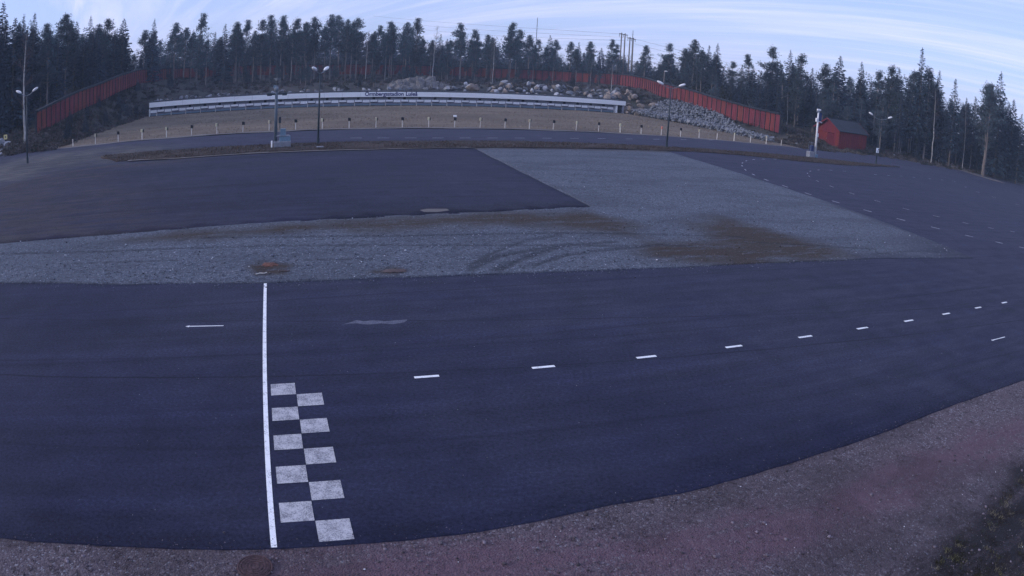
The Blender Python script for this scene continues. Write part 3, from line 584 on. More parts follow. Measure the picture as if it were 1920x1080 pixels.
# manhole cover, debris
def manhole():
    c = g(478, 1064, -0.02); e = tag(empty('manhole_cover', (c[0], c[1], -0.015)), 'round rusty manhole cover set in the gravel beside the asphalt edge', 'manhole cover'); R = 0.215
    m = MB(); m.tube([(0, 0, -0.02), (0, 0, 0.012)], R, 32); m.build('lid', MT['rust'], e)
    m = MB()
    for k, r_ in enumerate((0.06, 0.11, 0.15, 0.19)):
        pts = [(r_ * math.cos(t), r_ * math.sin(t), 0.016) for t in np.linspace(0, 2 * math.pi, 29)]; m.tube(pts, 0.004, 4, False)
    m.build('raised_ring', MT['rust'], e)
    m = MB(); pts = [((R + 0.02) * math.cos(t), (R + 0.02) * math.sin(t), 0.006) for t in np.linspace(0, 2 * math.pi, 37)]; m.tube(pts, 0.014, 6, False); m.build('rim', MT['rust'], e)
manhole()
def mound(name, px, py, rx, ry, h, mat, lab, cat, n=26):
    c = g(px, py); V = [(0, 0, h)]; Fc = []
    for k, s in enumerate((0.45, 0.8, 1.05)):
        for i in range(n): t = 2 * math.pi * i / n; q = s * (0.8 + 0.5 * rnd.random()); V.append((rx * q * math.cos(t), ry * q * math.sin(t), h * (0.9, 0.55, -0.1)[k] * (0.6 + 0.7 * rnd.random())))
    for i in range(n):
        j = (i + 1) % n; Fc.append((0, 1 + i, 1 + j))
        for k in (0, 1): a, b, c2, d = 1 + k * n + i, 1 + k * n + j, 1 + (k + 1) * n + j, 1 + (k + 1) * n + i; Fc += [(a, d, c2), (a, c2, b)]
    o = link(name, mesh_np(name, V, Fc), mat); o.location = (c[0], c[1], 0.04); o.rotation_euler = (0, 0, ANG); return tag(o, lab, cat)
mound('soil_clump', 506, 498, 0.24, 0.20, 0.03, MT['rustp'], 'orange brown clump of soil lying on the gravel above the long line', 'soil clump')
mound('leaf_clump', 740, 510, 0.30, 0.16, 0.03, MT['twig'], 'flat dark clump of dead leaves on the gravel right of the orange clump', 'leaf clump')
for k, (x, y, r_, lab) in enumerate(((533, 509, 0.02, 'thin dark stick lying right below the orange soil clump'), (490, 513, 0.015, 'short pale stick lying just above the end of the long line'))):
    c = g(x, y, 0.05); m = MB(); m.tube([(-0.17, 0, 0), (-0.05, 0.015, 0.02), (0.08, -0.02, 0.01), (0.17, 0.01, 0.02)], r_, 5); o = m.build('stick', (MT['twig'], MT['post'])[k]); o.location = tuple(c); o.rotation_euler = (0, 0, ANG + 0.15 * k); tag(o, lab, 'stick')

# ------------------------------------------------------------------ red fence
def build_fence():
    P = [np.array(p) for p in FT]; L = [0]
    for a, b in zip(P, P[1:]): L.append(L[-1] + np.hypot(*(b - a)[:2]))
    def at(s):
        s = min(max(s, 0), L[-1] - 1e-6); i = max(k for k in range(len(L) - 1) if L[k] <= s); t = (s - L[i]) / (L[i + 1] - L[i]); return P[i] + (P[i + 1] - P[i]) * t
    nP = int(L[-1] / 1.68); st = L[-1] / nP; root = tag(empty('board_fence', tuple(P[-1] - np.array([0, 0, FENCE_H]))), 'long red board fence with dark cap running round the shooting range', 'fence'); o0 = np.array(root.location)
    capm = MB(); meshes = {}
    for i in range(nP):
        A, B = at(i * st), at((i + 1) * st); d = (B - A)[:2]; l = np.hypot(*d); rz = math.atan2(d[1], d[0]); mid = (A + B) / 2; sl = (B[2] - A[2]) / l; m = MB()
        h = FENCE_H; x0, x1 = -l / 2 + 0.08, l / 2 - 0.08; nb = 6; w = (x1 - x0) / nb
        for k in range(nb):
            xa = x0 + k * w; yo = 0.0 if k % 2 else 0.02; m.box((xa + w / 2, yo, -h / 2 - 0.05 + sl * (xa + w / 2)), (w * 0.96, 0.03, h))
        for zz in (-0.35, -h + 0.45): m.box((0, -0.045, zz), (x1 - x0, 0.04, 0.1), rot=Matrix.Rotation(-math.atan(sl), 4, 'Y'))
        o = m.build('fence_panel', MT['red'], root); o.location = tuple(mid - o0); o.rotation_euler = (0, 0, rz)
        m = MB(); m.box((0, 0, -FENCE_H / 2 - 0.1), (0.15, 0.17, FENCE_H + 0.25)); o = m.build('post', MT['tar'], root); o.location = tuple(A - o0); o.rotation_euler = (0, 0, rz)
        cap = MB(); cap.box((0, 0, 0.04), (math.hypot(l, B[2] - A[2]) + 0.02, 0.50, 0.24), rot=Matrix.Rotation(-math.atan(sl), 4, 'Y')); o = cap.build('cap_board', MT['tar'], root); o.location = tuple(mid - o0); o.rotation_euler = (0, 0, rz)
    m = MB(); m.box((0, 0, -FENCE_H / 2 - 0.1), (0.15, 0.17, FENCE_H + 0.25)); o = m.build('post', MT['tar'], root); o.location = tuple(P[-1] - o0)
build_fence()

# ------------------------------------------------------------------ target shelter
def build_shelter():
    U0, U1 = -41.28, 40.8; V0 = 46.66; zt, zb = 1.566, -0.75; root = tag(empty('target_shelter', (*uv2(0, V0), 0.0), ANG), 'long low white shelter housing the shooting targets behind the range grass', 'shelter')
    def B(name, u0, u1, v0, v1, z0, z1, mat, parent=root, bevel=0): return MB().box(((u0 + u1) / 2, (v0 + v1) / 2, (z0 + z1) / 2), (u1 - u0, v1 - v0, z1 - z0), bevel=bevel).build(name, mat, parent)
    B('roof', U0 - 0.15, U1 + 0.15, -0.12, 3.3, zt + 0.003, zt + 0.10, MT['tar'])
    nF = 28; w = (U1 - U0) / nF
    for i in range(nF): B('fascia_board', U0 + i * w + 0.01, U0 + (i + 1) * w - 0.01, -0.14, -0.08, zt - 0.80, zt - 0.003 - 0.006 * (i % 2), MT['fascia'])
    B('fascia_edge', U0 - 0.02, U1 + 0.02, -0.075, 0.0, zt - 0.9, zt, MT['black'])
    nB = 33; w = (U1 - 1.6 - U0) / nB
    for i in range(nB): B('back_panel', U0 + 0.1 + i * w + 0.015, U0 + 0.1 + (i + 1) * w - 0.015, 0.85, 0.91, zb - 0.1, zt, MT['inner'])
    B('back_wall', U0, U1, 0.93, 1.2, zb - 0.3, zt, MT['tar']); B('side_wall', U0 - 0.02, U0 + 0.08, 0, 3.2, zb - 0.2, zt, MT['fascia']); B('side_wall', U1 - 0.08, U1, 0.4, 3.2, zb - 0.2, zt, MT['fascia'])
    B('pillar', U1 - 1.9, U1 - 1.55, 0.05, 0.84, zb - 0.1, zt - 0.1, MT['fascia']); B('door', U1 - 1.5, U1 - 0.6, 0.78, 0.83, zb, zt - 0.75, MT['black']); B('pillar', U1 - 0.5, U1 - 0.25, 0.05, 0.3, zb - 0.1, zt - 0.1, MT['inner'])
    B('sill', U0 + 0.1, U1 - 1.95, 0.42, 0.84, zb - 0.2, zb + 0.28, MT['cabinet']); B('base_beam', U0, U1 - 1.95, 0.15, 0.33, zb - 0.2, zb + 0.12, MT['tar'])
    s0 = -2.784 + 0.02
    n = 0
    for j in range(-16, 21):
        us = (s0 + j) * LANE
        if us < U0 + 0.5 or us > U1 - 1.9: continue
        B('lane_stake', us - 0.05, us + 0.05, 0.0, 0.06, zb - 0.05, zb + 0.62, MT['post'])
        for k in (0, 1):
            uc = us - 0.62 - 1.27 * k
            if uc - 0.6 < U0 + 0.1: continue
            if k == 0: B('target_board', uc - 0.56, uc + 0.56, 0.28, 0.33, zb + 0.60, zb + 1.02, MT['panel'])
            else:
                B('target_board', uc - 0.58, uc + 0.58, 0.30, 0.35, zb + 0.70, zb + 1.02, MT['panel']); B('board_ledge', uc - 0.58, uc + 0.58, 0.25, 0.34, zb + 0.58, zb + 0.66, MT['black'])
                B('target_box', uc - 0.20, uc + 0.22, 0.55, 0.8, zb + 1.06, zb + 1.42, MT['black'])
    for word, xa, xb in (('Ormbergsstadion', 683.7, 756.2), ('Lule\u00e5', 760.0, 781.9)):
        ua, ub = to_uv(plane_v(xa, 181, V0))[0], to_uv(plane_v(xb, 181, V0))[0]
        cu_ = bpy.data.curves.new('lettering', 'FONT'); cu_.body = word; cu_.extrude = 0.015; cu_.offset = 0.022; cu_.size = 0.88
        t = bpy.data.objects.new('tmp', cu_); C.objects.link(t); bpy.context.view_layer.update(); me = bpy.data.meshes.new_from_object(t.evaluated_get(bpy.context.evaluated_depsgraph_get())); bpy.data.objects.remove(t)
        xs = [v.co.x for v in me.vertices]; W_ = max(xs) - min(xs); me.materials.clear(); sx = (ub - ua) / W_
        o = link('lettering', me, MT['blue'], root); o.scale = (sx, 1.0, 1); o.rotation_euler = (math.pi / 2, 0, 0); o.location = (ua, -0.16, zt - 0.62)
build_shelter()

# ------------------------------------------------------------------ lane posts along the firing edge
PX = [138, 179, 221, 266, 311, 359, 405, 455, 504, 553, 604, 654, 705, 755, 805, 853, 901, 947, 994, 1038, 1082, 1124, 1164, 1203, 1241, 1277, 1312, 1345, 1377, 1408, 1437, 1465]
HEAD = 'npypypyypyypypy' + 'wypypypypyryyyypn'
HEAD = ['n', 'y', 'b', 'y', 'y', 'b', 'y', 'b', 'y', 'b', 'y', 'b', 'y', 'b', 'y', 'w', 'y', 'b', 'y', 'b', 'y', 'b', 'y', 'b', 'r', 'b', 'y', 'n', 'y', 'n', 'y', 'n']
HN = {'n': 'bare top', 'y': 'yellow box on top', 'b': 'black box on top', 'w': 'black box under a white cap', 'r': 'faded red box on top'}
def lane_post(kind):
    e = empty('lane_post'); h = 0.72; MB().box((0, 0, h / 2 - 0.1), (0.075, 0.06, h + 0.2)).build('stake', MT['post'], e)
    if kind != 'n':
        mt = {'y': 'yellow', 'b': 'black', 'w': 'black', 'r': 'pink'}[kind]
        MB().box((-0.02, -0.05, h + 0.13), (0.18, 0.13, 0.30), bevel=0.012).build('number_box', MT[mt], e); MB().box((0.11, 0.05, h + 0.10), (0.10, 0.12, 0.28), bevel=0.01).build('side_box', MT['black'], e)
        if kind == 'w': MB().box((0, -0.02, h + 0.40), (0.32, 0.2, 0.18), bevel=0.02).build('cap', MT['panel'], e)
    return e
protos = {}
for i in range(32):
    k = HEAD[i]; x, y = uv2(LANE * (i - 16), 0.12); first = k not in protos
    e = lane_post(k) if first else copy_tree(protos[k])
    if first: protos[k] = e
    e.location = (x, y, 0.0); e.rotation_euler = (rnd.uniform(-.03, .03), rnd.uniform(-.04, .04), ANG + rnd.uniform(-.3, .3))
    tag(e, 'lane post with %s, %s from the left in the row' % (HN[k], ORD[i]), 'post', 'lane posts along the range edge')

# ------------------------------------------------------------------ lamps, masts, signs
def double_lamp(base, top, az, arm, lab, rise=0.35, head=1.0, z=0.0):
    b = g(*base, z); D = math.hypot(b[0], b[1]); t = at_d(*top, D); h = t[2] - z; e = tag(empty('street_lamp', (b[0], b[1], z)), lab, 'street lamp', 'double armed lamps round the track')
    MB().tube([(0, 0, -0.1), (0, 0, h * 0.5), (0, 0, h)], [0.085, 0.07, 0.05], 10).build('pole', MT['pole'], e, True)
    MB().tube([(0, 0, 0), (0, 0, 0.5)], 0.11, 10).build('base_sleeve', MT['pole'], e)
    ca, sa = math.cos(az), math.sin(az)
    for s in (-1, 1):
        pts = [(s * arm * q * ca, s * arm * q * sa, h + rise * q**2.2 - 0.03) for q in (0, 0.25, 0.5, 0.75, 1)]
        a = MB().tube(pts, 0.035, 6).build('arm', MT['steel'], e, True)
        c = Vector(pts[-1]) + Vector((s * 0.16 * ca, s * 0.16 * sa, 0.06)); m = MB(); m.ball((0, 0, 0), 1, 2, (0.32 * head, 0.14 * head, 0.11 * head)); hd = m.build('lamp_head', MT['lampw'], e, True); hd.location = c; hd.rotation_euler = (0, -math.radians(22), az if s > 0 else az + math.pi)
    return e
double_lamp((596.5, 271), (597.5, 137), 1.35, 0.75, 'dark double lamp with two close white heads right of the equipment mast', 0.3, 1.15)
double_lamp((1249.6, 277.5), (1256.4, 164.6), 0.05, 0.85, 'tall dark double lamp standing in front of the grey boulder pile', 0.33, 1.1)
double_lamp((1642.4, 307.4), (1649.5, 223.8), -0.10, 1.25, 'double lamp right of the red shed with a small sign on its post', 0.45, 1.1)
double_lamp((51.9, 306), (47, 179), 0.15, 0.80, 'double lamp at the far left in front of the dark trees', 0.35, 1.1)
MB().box((0, 0, 0.03), (0.5, 0.35, 0.14), bevel=0.02).build('concrete_slab', MT['conc'], None)
_s = bpy.data.objects['concrete_slab']; _p = g(600, 278.5); _s.location = (_p[0], _p[1], 0.06); _s.rotation_euler = (0, 0, ANG); tag(_s, 'small flat concrete slab on the median beside the lamp foot', 'slab')
def single_lamp(base, D, top, lab, wood=True, head_dx=0.35):
    b = at_d(*base, D); z = H1(b[0], b[1]); t = at_d(*top, D); e = tag(empty('street_lamp', (b[0], b[1], z)), lab, 'street lamp'); h = t[2] - z
    MB().tube([(0, 0, -0.2), (0, 0, h)], [0.13, 0.09], 8).build('pole', MT['wood' if wood else 'pole'], e, True)
    MB().tube([(0, 0, h - 0.15), (head_dx * 0.6, -0.2, h + 0.05), (head_dx, -0.35, h)], 0.035, 6).build('arm', MT['steel'], e)
    m = MB(); m.ball((0, 0, 0), 1, 2, (0.34, 0.18, 0.12)); o = m.build('lamp_head', MT['lampw'], e, True); o.location = (head_dx + 0.15, -0.4, h - 0.02)
single_lamp((1731, 301), 122, (1739, 178), 'tall wooden lamp pole at the forest edge right of the red shed')
single_lamp((1789, 285), 126, (1786.5, 247.5), 'short dark lamp pole with one small white head by the forest track', False, 0.1)
single_lamp((1245, 150), 138, (1243.5, 133), 'lamp head showing above the red fence among the pines', True, 0.05)

def left_mast():
    b = g(516, 277.5); D = math.hypot(b[0], b[1]); e = tag(empty('equipment_mast', (b[0], b[1], 0.05), ANG), 'grey equipment mast on a concrete block with crossbar and pale cabinet', 'mast'); px = 0.0415; h = 4.55
    MB().box((0.52, 0, 0.22), (1.28, 0.8, 0.44), bevel=0.03).build('concrete_base', MT['conc'], e)
    MB().tube([(0.02, 0, 0.4), (0.02, 0, h)], [0.13, 0.10], 12).build('pole', MT['mastgrey'], e, True)
    MB().box((0.72, 0, 0.62), (0.82, 0.55, 0.36), bevel=0.02).build('cabinet', MT['cabinet'], e); MB().box((0.55, 0, 0.84), (1.0, 0.6, 0.05)).build('cabinet_lid', MT['conc'], e)
    f = MB()
    for x in (0.36, 0.78): 
        for y in (-0.2, 0.2): f.tube([(x, y, 0.85), (x, y, 1.36)], 0.02, 5)
    f.box((0.57, 0, 1.1), (0.34, 0.32, 0.5)); f.build('junction_box', MT['cabinet'], e)
    MB().tube([(0.33, 0.1, 1.3), (0.33, 0.1, 1.85)], 0.025, 5).build('bracket', MT['pole'], e); MB().box((0.33, 0.1, 2.0), (0.17, 0.15, 0.46), bevel=0.02).build('sensor_box', MT['pole'], e)
    MB().box((0.02, 0, 3.92), (1.46, 0.12, 0.12)).build('crossbar', MT['pole'], e)
    for x in (-0.5, 0.62): MB().box((x, -0.05, 3.92), (0.36, 0.24, 0.22), bevel=0.03).build('floodlight', MT['pole'], e)
    MB().ball((0, -0.05, 4.3), 0.17, 2, (1, 1, 1.2)).build('camera_dome', MT['steel'], e, True); MB().box((-0.10, 0, 4.46), (0.24, 0.18, 0.20), bevel=0.02).build('camera_housing', MT['cabinet'], e)
    MB().tube([(0.04, 0, 4.5), (0.04, 0, 4.95)], 0.03, 6).build('mast_tip', MT['pole'], e)
    m = MB(); m.tube([(0.04, 0, 4.92), (0.04, 0, 5.12)], [0.15, 0.27], 4); m.build('antenna_tray', MT['steel'], e)
    o = MB().box((0, 0, 0.26), (0.10, 0.10, 0.52), bevel=0.01).build('marker_post', MT['panel']); o.location = (*g(509.5, 278.5)[:2], 0.05); tag(o, 'short white marker post at the left corner of the mast block', 'post')
left_mast()
def right_mast():
    b = g(1526.5, 296.5); e = tag(empty('camera_mast', (b[0], b[1], 0.05), 0.25), 'white timing mast with blue box near the red shed', 'mast'); s = 0.0605
    MB().box((-0.55, 0, 0.32), (0.80, 0.7, 0.64), bevel=0.03).build('concrete_base', MT['conc'], e); MB().box((0.15, 0.1, 0.2), (0.5, 0.5, 0.4), bevel=0.02).build('footing', MT['cabinet'], e)
    MB().tube([(0.08, 0, 0.1), (0.03, 0, 3.0), (0.0, 0, 5.2)], [0.13, 0.11, 0.09], 12).build('pole', MT['lampw'], e, True)
    m = MB()
    for x in (-0.8, -0.32):
        for y in (-0.22, 0.22): m.tube([(x, y, 0.64), (x, y, 1.62)], 0.02, 5)
    m.tube([(-0.8, -0.22, 1.62), (-0.32, -0.22, 1.62)], 0.02, 5); m.tube([(-0.8, 0.22, 1.62), (-0.32, 0.22, 1.62)], 0.02, 5); m.build('cage', MT['steel'], e)
    MB().box((-0.5, 0, 1.0), (0.38, 0.36, 0.62), bevel=0.02).build('equipment_box', MT['navy'], e)
    MB().box((0.28, 0, 4.55), (0.36, 0.3, 0.9), bevel=0.02).build('display_box', MT['navy'], e)
    MB().tube([(-0.1, 0, 3.98), (0.35, 0, 4.02), (0.62, 0, 3.92)], 0.06, 8).build('arm', MT['lampw'], e); MB().box((-0.12, 0, 4.15), (0.3, 0.25, 0.42), bevel=0.04).build('camera_housing', MT['lampw'], e)
    MB().box((0.06, 0, 5.28), (0.52, 0.22, 0.2), bevel=0.04).build('top_camera', MT['lampw'], e); MB().ball((-0.12, 0, 5.08), 0.14, 2).build('camera_dome', MT['steel'], e, True)
    MB().box((0.2, 0, 2.5), (0.14, 0.14, 0.4), bevel=0.02).build('junction_box', MT['panel'], e)
right_mast()
def sign_right():
    b = g(1642.4, 307.4); e = tag(empty('direction_sign', (b[0] - 0.05, b[1] - 0.14, 1.62), 0.45), 'small white square sign with black arrow fixed to the lamp post', 'sign')
    MB().box((0, 0, 0.08), (0.62, 0.03, 0.60), bevel=0.008).build('plate', MT['panel'], e)
    m = MB(); m.tube([(0.03, -0.02, -0.15), (0.05, -0.02, 0.05), (0.14, -0.02, 0.2)], 0.045, 6); m.face([(0.02, -0.05, 0.2), (0.24, -0.05, 0.14), (0.20, -0.05, 0.34)]); m.build('arrow', MT['black'], e)
    MB().tube([(0, 0.05, 0.2), (0, 0.12, 0.2)], 0.04, 6).build('clamp', MT['steel'], e)
sign_right()
def sign_left():
    p0 = hit(11, 268); p = at_d(10.5, 257, math.hypot(p0[0], p0[1])); z = p0[2]; e = tag(empty('warning_sign', (p[0], p[1], z), 0.5), 'small square yellow sign on a post under the dark trees', 'sign'); h = p[2] - z
    MB().tube([(0, 0, -0.1), (0, 0, h + 0.2)], 0.035, 6).build('post', MT['pole'], e); MB().box((0, -0.05, h), (0.50, 0.03, 0.55), bevel=0.01).build('plate', MT['signy'], e)
    MB().box((0, -0.07, h + 0.02), (0.20, 0.012, 0.22)).build('symbol', MT['wood'], e)
sign_left()

# ------------------------------------------------------------------ red shed
def build_shed():
    c = g(1571.2, 280.5); base = Vector((c[0], c[1], 0)); a = math.radians(30); L, W, Hh, Hr = 7.9, 4.3, 2.62, 1.42; e = tag(empty('red_shed', tuple(base), a), 'red wooden shed with dark pitched roof beside the road end', 'shed')
    # local x along the long side, local y across the gable to the left; stands on low blocks
    zb = 0.15
    nb = 26; w = L / nb
    for i in range(nb): MB().box((w * (i + 0.5), 0.0 + (0.012 if i % 2 else 0), zb + Hh / 2), (w * 0.97, 0.04, Hh)).build('board', MT['redhut'], e)
    nb = 14; w = W / nb
    for i in range(nb):
        y = w * (i + 0.5); top = Hh + Hr * (1 - abs(y - W / 2) / (W / 2)) - 0.12
        lo = 0.0 if not (3 <= i <= 10) else 2.05
        MB().box((0.0 + (0.012 if i % 2 else 0), y, zb + (top + lo) / 2), (0.04, w * 0.97, top - lo)).build('board', MT['redhut'], e)
    m = MB(); m.box((L, W / 2, zb + Hh / 2), (0.05, W, Hh)); m.box((L / 2, W, zb + Hh / 2), (L, 0.05, Hh)); m.build('wall', MT['redhut'], e)
    m = MB(); m.box((L / 2, W / 2, zb + 0.05), (L - 0.1, W - 0.1, 0.06)); m.build('floor_deck', MT['tar'], e)
    m = MB(); m.prism([(0.05, 0.05), (0.2, 0.05), (0.2, W - 0.05), (0.05, W - 0.05)], zb, zb + 0.2); m.build('threshold', MT['reddark'], e)
    # doors: the left leaf shut, the right leaf standing ajar
    y0, y1 = w * 3, w * 11
    MB().box((-0.03, (y0 + y1) / 2 + (y1 - y0) / 4, zb + 1.02), (0.05, (y1 - y0) / 2 - 0.02, 2.02)).build('door', MT['redhut'], e)
    d = MB().box((0, 0.47, 1.0), (0.05, (y1 - y0) / 2 - 0.2, 1.96)).build('door', MT['redhut'], e); d.location = (-0.05, y0 + 0.02, zb); d.rotation_euler = (0, 0, math.radians(38))
    MB().tube([(-0.08, (y0 + y1) / 2 + 0.1, zb + 1.0), (-0.08, (y0 + y1) / 2 + 0.1, zb + 1.2)], 0.02, 5).build('handle', MT['steel'], e)
    for x_, y_ in ((0, 0), (0, W), (L, 0)): MB().box((x_, y_, zb + Hh / 2), (0.13, 0.13, Hh)).build('corner_board', MT['reddark'], e)
    ov = 0.45; sl = math.atan2(Hr, W / 2)
    for s in (-1, 1):
        cy = W / 2 + s * (W / 4 + 0.1); cz = zb + Hh + Hr / 2 - 0.04; ln = (W / 2 + 0.3) / math.cos(sl)
        MB().box((L / 2, cy, cz), (L + 2 * ov, ln, 0.09), rot=Matrix.Rotation(-s * sl, 4, 'X')).build('roof', MT['roofb'], e)
        for xx in (-ov - 0.03, L + ov + 0.03): MB().box((xx, cy, cz - 0.05), (0.04, ln, 0.2), rot=Matrix.Rotation(-s * sl, 4, 'X')).build('barge_board', MT['redhut'], e)
    MB().tube([(-ov, W / 2, zb + Hh + Hr + 0.07), (L + ov, W / 2, zb + Hh + Hr + 0.07)], 0.08, 6).build('ridge_cap', MT['tar'], e)
    for x_ in (0.4, 2.6, 4.8, 7.2):
        for y_ in (0.15, W - 0.15): MB().box((x_, y_, zb / 2 - 0.1), (0.35, 0.3, zb + 0.19)).build('foundation_block', MT['conc'], e)
build_shed()

# ------------------------------------------------------------------ power line and radio mast
def pylon(px, D, ytop, lab, gap=0.9):
    t = at_d(px, ytop, D); z = H1(t[0], t[1]); h = t[2] - z; e = tag(empty('power_pylon', (t[0], t[1], z), 0.9), lab, 'pylon', 'wooden twin pole power pylons')
    for s in (-1, 1): MB().tube([(s * gap, 0, -0.3), (s * gap * 0.95, 0, h)], [0.22, 0.15], 8).build('pole', MT['wood'], e, True)
    MB().box((0, 0, h - 0.35), (gap * 2 + 2.2, 0.16, 0.2)).build('crossarm', MT['wood'], e)
    for x in (-gap - 1, 0, gap + 1): MB().tube([(x, 0, h - 0.45), (x, 0, h - 1.1)], 0.07, 6).build('insulator', MT['black'], e)
    return t, h
t1, h1 = pylon(1169, 176, 62, 'taller wooden power pylon rising above the pines left of its twin')
t2, h2 = pylon(1184.5, 182, 70, 'slightly shorter wooden power pylon, the one to the right')
def mast(px, D, y, r, lab):
    t = at_d(px, y, D); z = H1(t[0], t[1]); e = tag(empty('radio_mast', (t[0], t[1], z)), lab, 'mast'); h = t[2] - z; MB().tube([(0, 0, 0), (0, 0, h)], [r * 1.3, r * 0.8], 6).build('pole', MT['steel'], e)
    for k in range(5): MB().tube([(-0.25, 0, h * (0.6 + 0.08 * k)), (0.25, 0, h * (0.6 + 0.08 * k))], 0.03, 4).build('spar', MT['steel'], e)
mast(1008, 230, 33, 0.13, 'thin pale radio mast sticking up over the treeline'); mast(1187, 210, 57, 0.12, 'thin antenna just right of the power pylons')
def wire(A, B, sag, lab):
    n = 16; pts = [tuple(np.array(A) + (np.array(B) - np.array(A)) * k / n - np.array([0, 0, sag * 4 * (k / n) * (1 - k / n)])) for k in range(n + 1)]; o = MB().tube(pts, 0.022, 4).build('power_wire', MT['black']); tag(o, lab, 'wire', 'power wires over the treeline')
for k, dy in enumerate((0, 6, 12)):
    wire(at_d(1166 + 3 * k, 64 + dy, 176), at_d(700 + 40 * k, 30 + dy * 2, 260), 1.5, 'thin power wire running left from the pylons, %s from the top' % ORD[k])
for k, dy in enumerate((0, 10)):
    wire(at_d(1186 + 3 * k, 72 + dy, 182), at_d(1560, 165 + dy, 230), 1.0, 'thin power wire running right from the pylons, %s from the top' % ORD[k])

# ------------------------------------------------------------------ rocks
def rock_mesh(name, seed, sub=2, flat=0.75):
    r = np.random.default_rng(seed); bm = bmesh.new(); bmesh.ops.create_icosphere(bm, subdivisions=sub, radius=1.0)
    planes = [(v / np.linalg.norm(v), r.uniform(0.42, 0.82)) for v in r.normal(size=(11, 3))]; sc_ = np.array([1, r.uniform(0.65, 0.95), r.uniform(0.5, 0.85) * flat / 0.75])
    for v in bm.verts:
        p = np.array(v.co)
        for n_, d_ in planes:
            k = p @ n_
            if k > d_: p = p - n_ * (k - d_)
        p = p * (1 + r.normal() * 0.03) * sc_; v.co = p
    bmesh.ops.recalc_face_normals(bm, faces=bm.faces); me = bpy.data.meshes.new(name); bm.to_mesh(me); bm.free(); return me
ROCKS = {k: [] for k in ('rockg', 'rocko', 'rockw')}
for k in ROCKS:
    for s in range(6): me = rock_mesh('boulder', 100 + s + hash(k) % 1 * 0 + {'rockg': 0, 'rocko': 20, 'rockw': 40}[k], 2); me.materials.append(MT[k]); ROCKS[k].append(me)
def boulder(x, y, r, kind, lab, grp, sink=0.3, z=None, name='boulder'):
    o = link(name, rnd.choice(ROCKS[kind])); z = H1(x, y) if z is None else z; o.location = (x, y, z + r * (0.5 - sink)); o.scale = (r, r * rnd.uniform(.8, 1.1), r * rnd.uniform(.8, 1.1)); o.rotation_euler = (rnd.uniform(-.5, .5), rnd.uniform(-.5, .5), rnd.uniform(0, 6.28)); return tag(o, lab, 'boulder', grp)
def joined_rocks(name, pts, mat, kinds=5, parent=None):
    Vs, Fs, base = [], [], 0; protos_ = []
    for s in range(kinds):
        me = rock_mesh('t', 300 + s, 1); V = np.array([v.co[:] for v in me.vertices]); Fc = np.array([p.vertices[:] for p in me.polygons]); protos_.append((V, Fc)); bpy.data.meshes.remove(me)
    for x, y, z, r in pts:
        V, Fc = protos_[rnd.randrange(kinds)]; M_ = np.array(Matrix.Rotation(rnd.uniform(0, 6.28), 3, Vector((rnd.gauss(0, 1), rnd.gauss(0, 1), rnd.gauss(0, 1))).normalized())); Vs.append((V @ M_.T) * r + (x, y, z)); Fs.append(Fc + base); base += len(V)
    return link(name, mesh_np(name, np.vstack(Vs), np.vstack(Fs)), mat, parent)
LM0 = [(400, 'at the left end'), (500, 'left of the equipment mast'), (600, 'between mast and double lamp'), (720, 'left of the outcrop'), (940, 'right of the outcrop'), (1020, 'left of the radio mast'), (1100, 'over the last third'), (9999, 'near the right end')]
# grey blasted-rock bank right of the shelter
def pile_pt():
    while True:
        s = rnd.random(); v = 3 + 41 * s; lo = 40.6 - 2.5 * (1 - s) ** 2; hi = lo + 1.3 + 6.0 * min(1, s * 1.6); u = rnd.uniform(lo, hi)
        if rnd.random() < (hi - lo) / 7.5: return uv2(u, v), (u - lo) / (hi - lo), s
def pile_z(x, y, t): return max(H1(x, y), -0.3) + 0.25 + 0.3 * math.sin(math.pi * min(1, t))
pile = []
for i in range(2450):
    (x, y), t, s = pile_pt(); pile.append((x, y, pile_z(x, y, t) + rnd.uniform(-.25, .28), rnd.uniform(0.16, 0.42)))
tag(joined_rocks('rubble_bank', pile, MT['rockg']), 'bank of grey blasted stones between the range and the red fence', 'rubble', kind='stuff')
LMB = [(1225, 'near its upper left end'), (1262, 'just left and behind the double lamp'), (1300, 'just right of the double lamp'), (1350, 'in its middle'), (1400, 'in its lower right part'), (9999, 'at its low right tip')]
for i in range(75):
    (x, y), t, s = pile_pt(); r_ = rnd.uniform(0.28, 0.52); k_ = 'rockw' if rnd.random() < 0.14 else 'rockg'
    boulder(x, y, r_, k_, ('pale' if k_ == 'rockw' else 'large grey' if r_ > 0.41 else 'smaller grey') + ' block on the stone bank, ' + next(t_ for q_, t_ in LMB if project((x, y, pile_z(x, y, t)))[0] < q_) + (', high up' if t > 0.5 else ', low down'), 'blocks on the stone bank', z=pile_z(x, y, t) + 0.1)
# pinkish boulders at the shelter's right end
for i in range(34):
    x, y = uv2(rnd.uniform(40.6, 45.5), rnd.uniform(44, 56)); _r = rnd.uniform(0.5, 1.15); boulder(x, y, _r, 'rocko', ('big' if _r > 0.85 else 'small') + ' pinkish boulder heaped ' + ('beside' if to_uv((x, y))[1] < 48.5 else 'just behind' if to_uv((x, y))[1] < 52 else 'well behind') + ' the right end of the shelter', 'pinkish boulders at the shelter end', 0.2, z=H1(x, y) + rnd.uniform(0, 0.8))
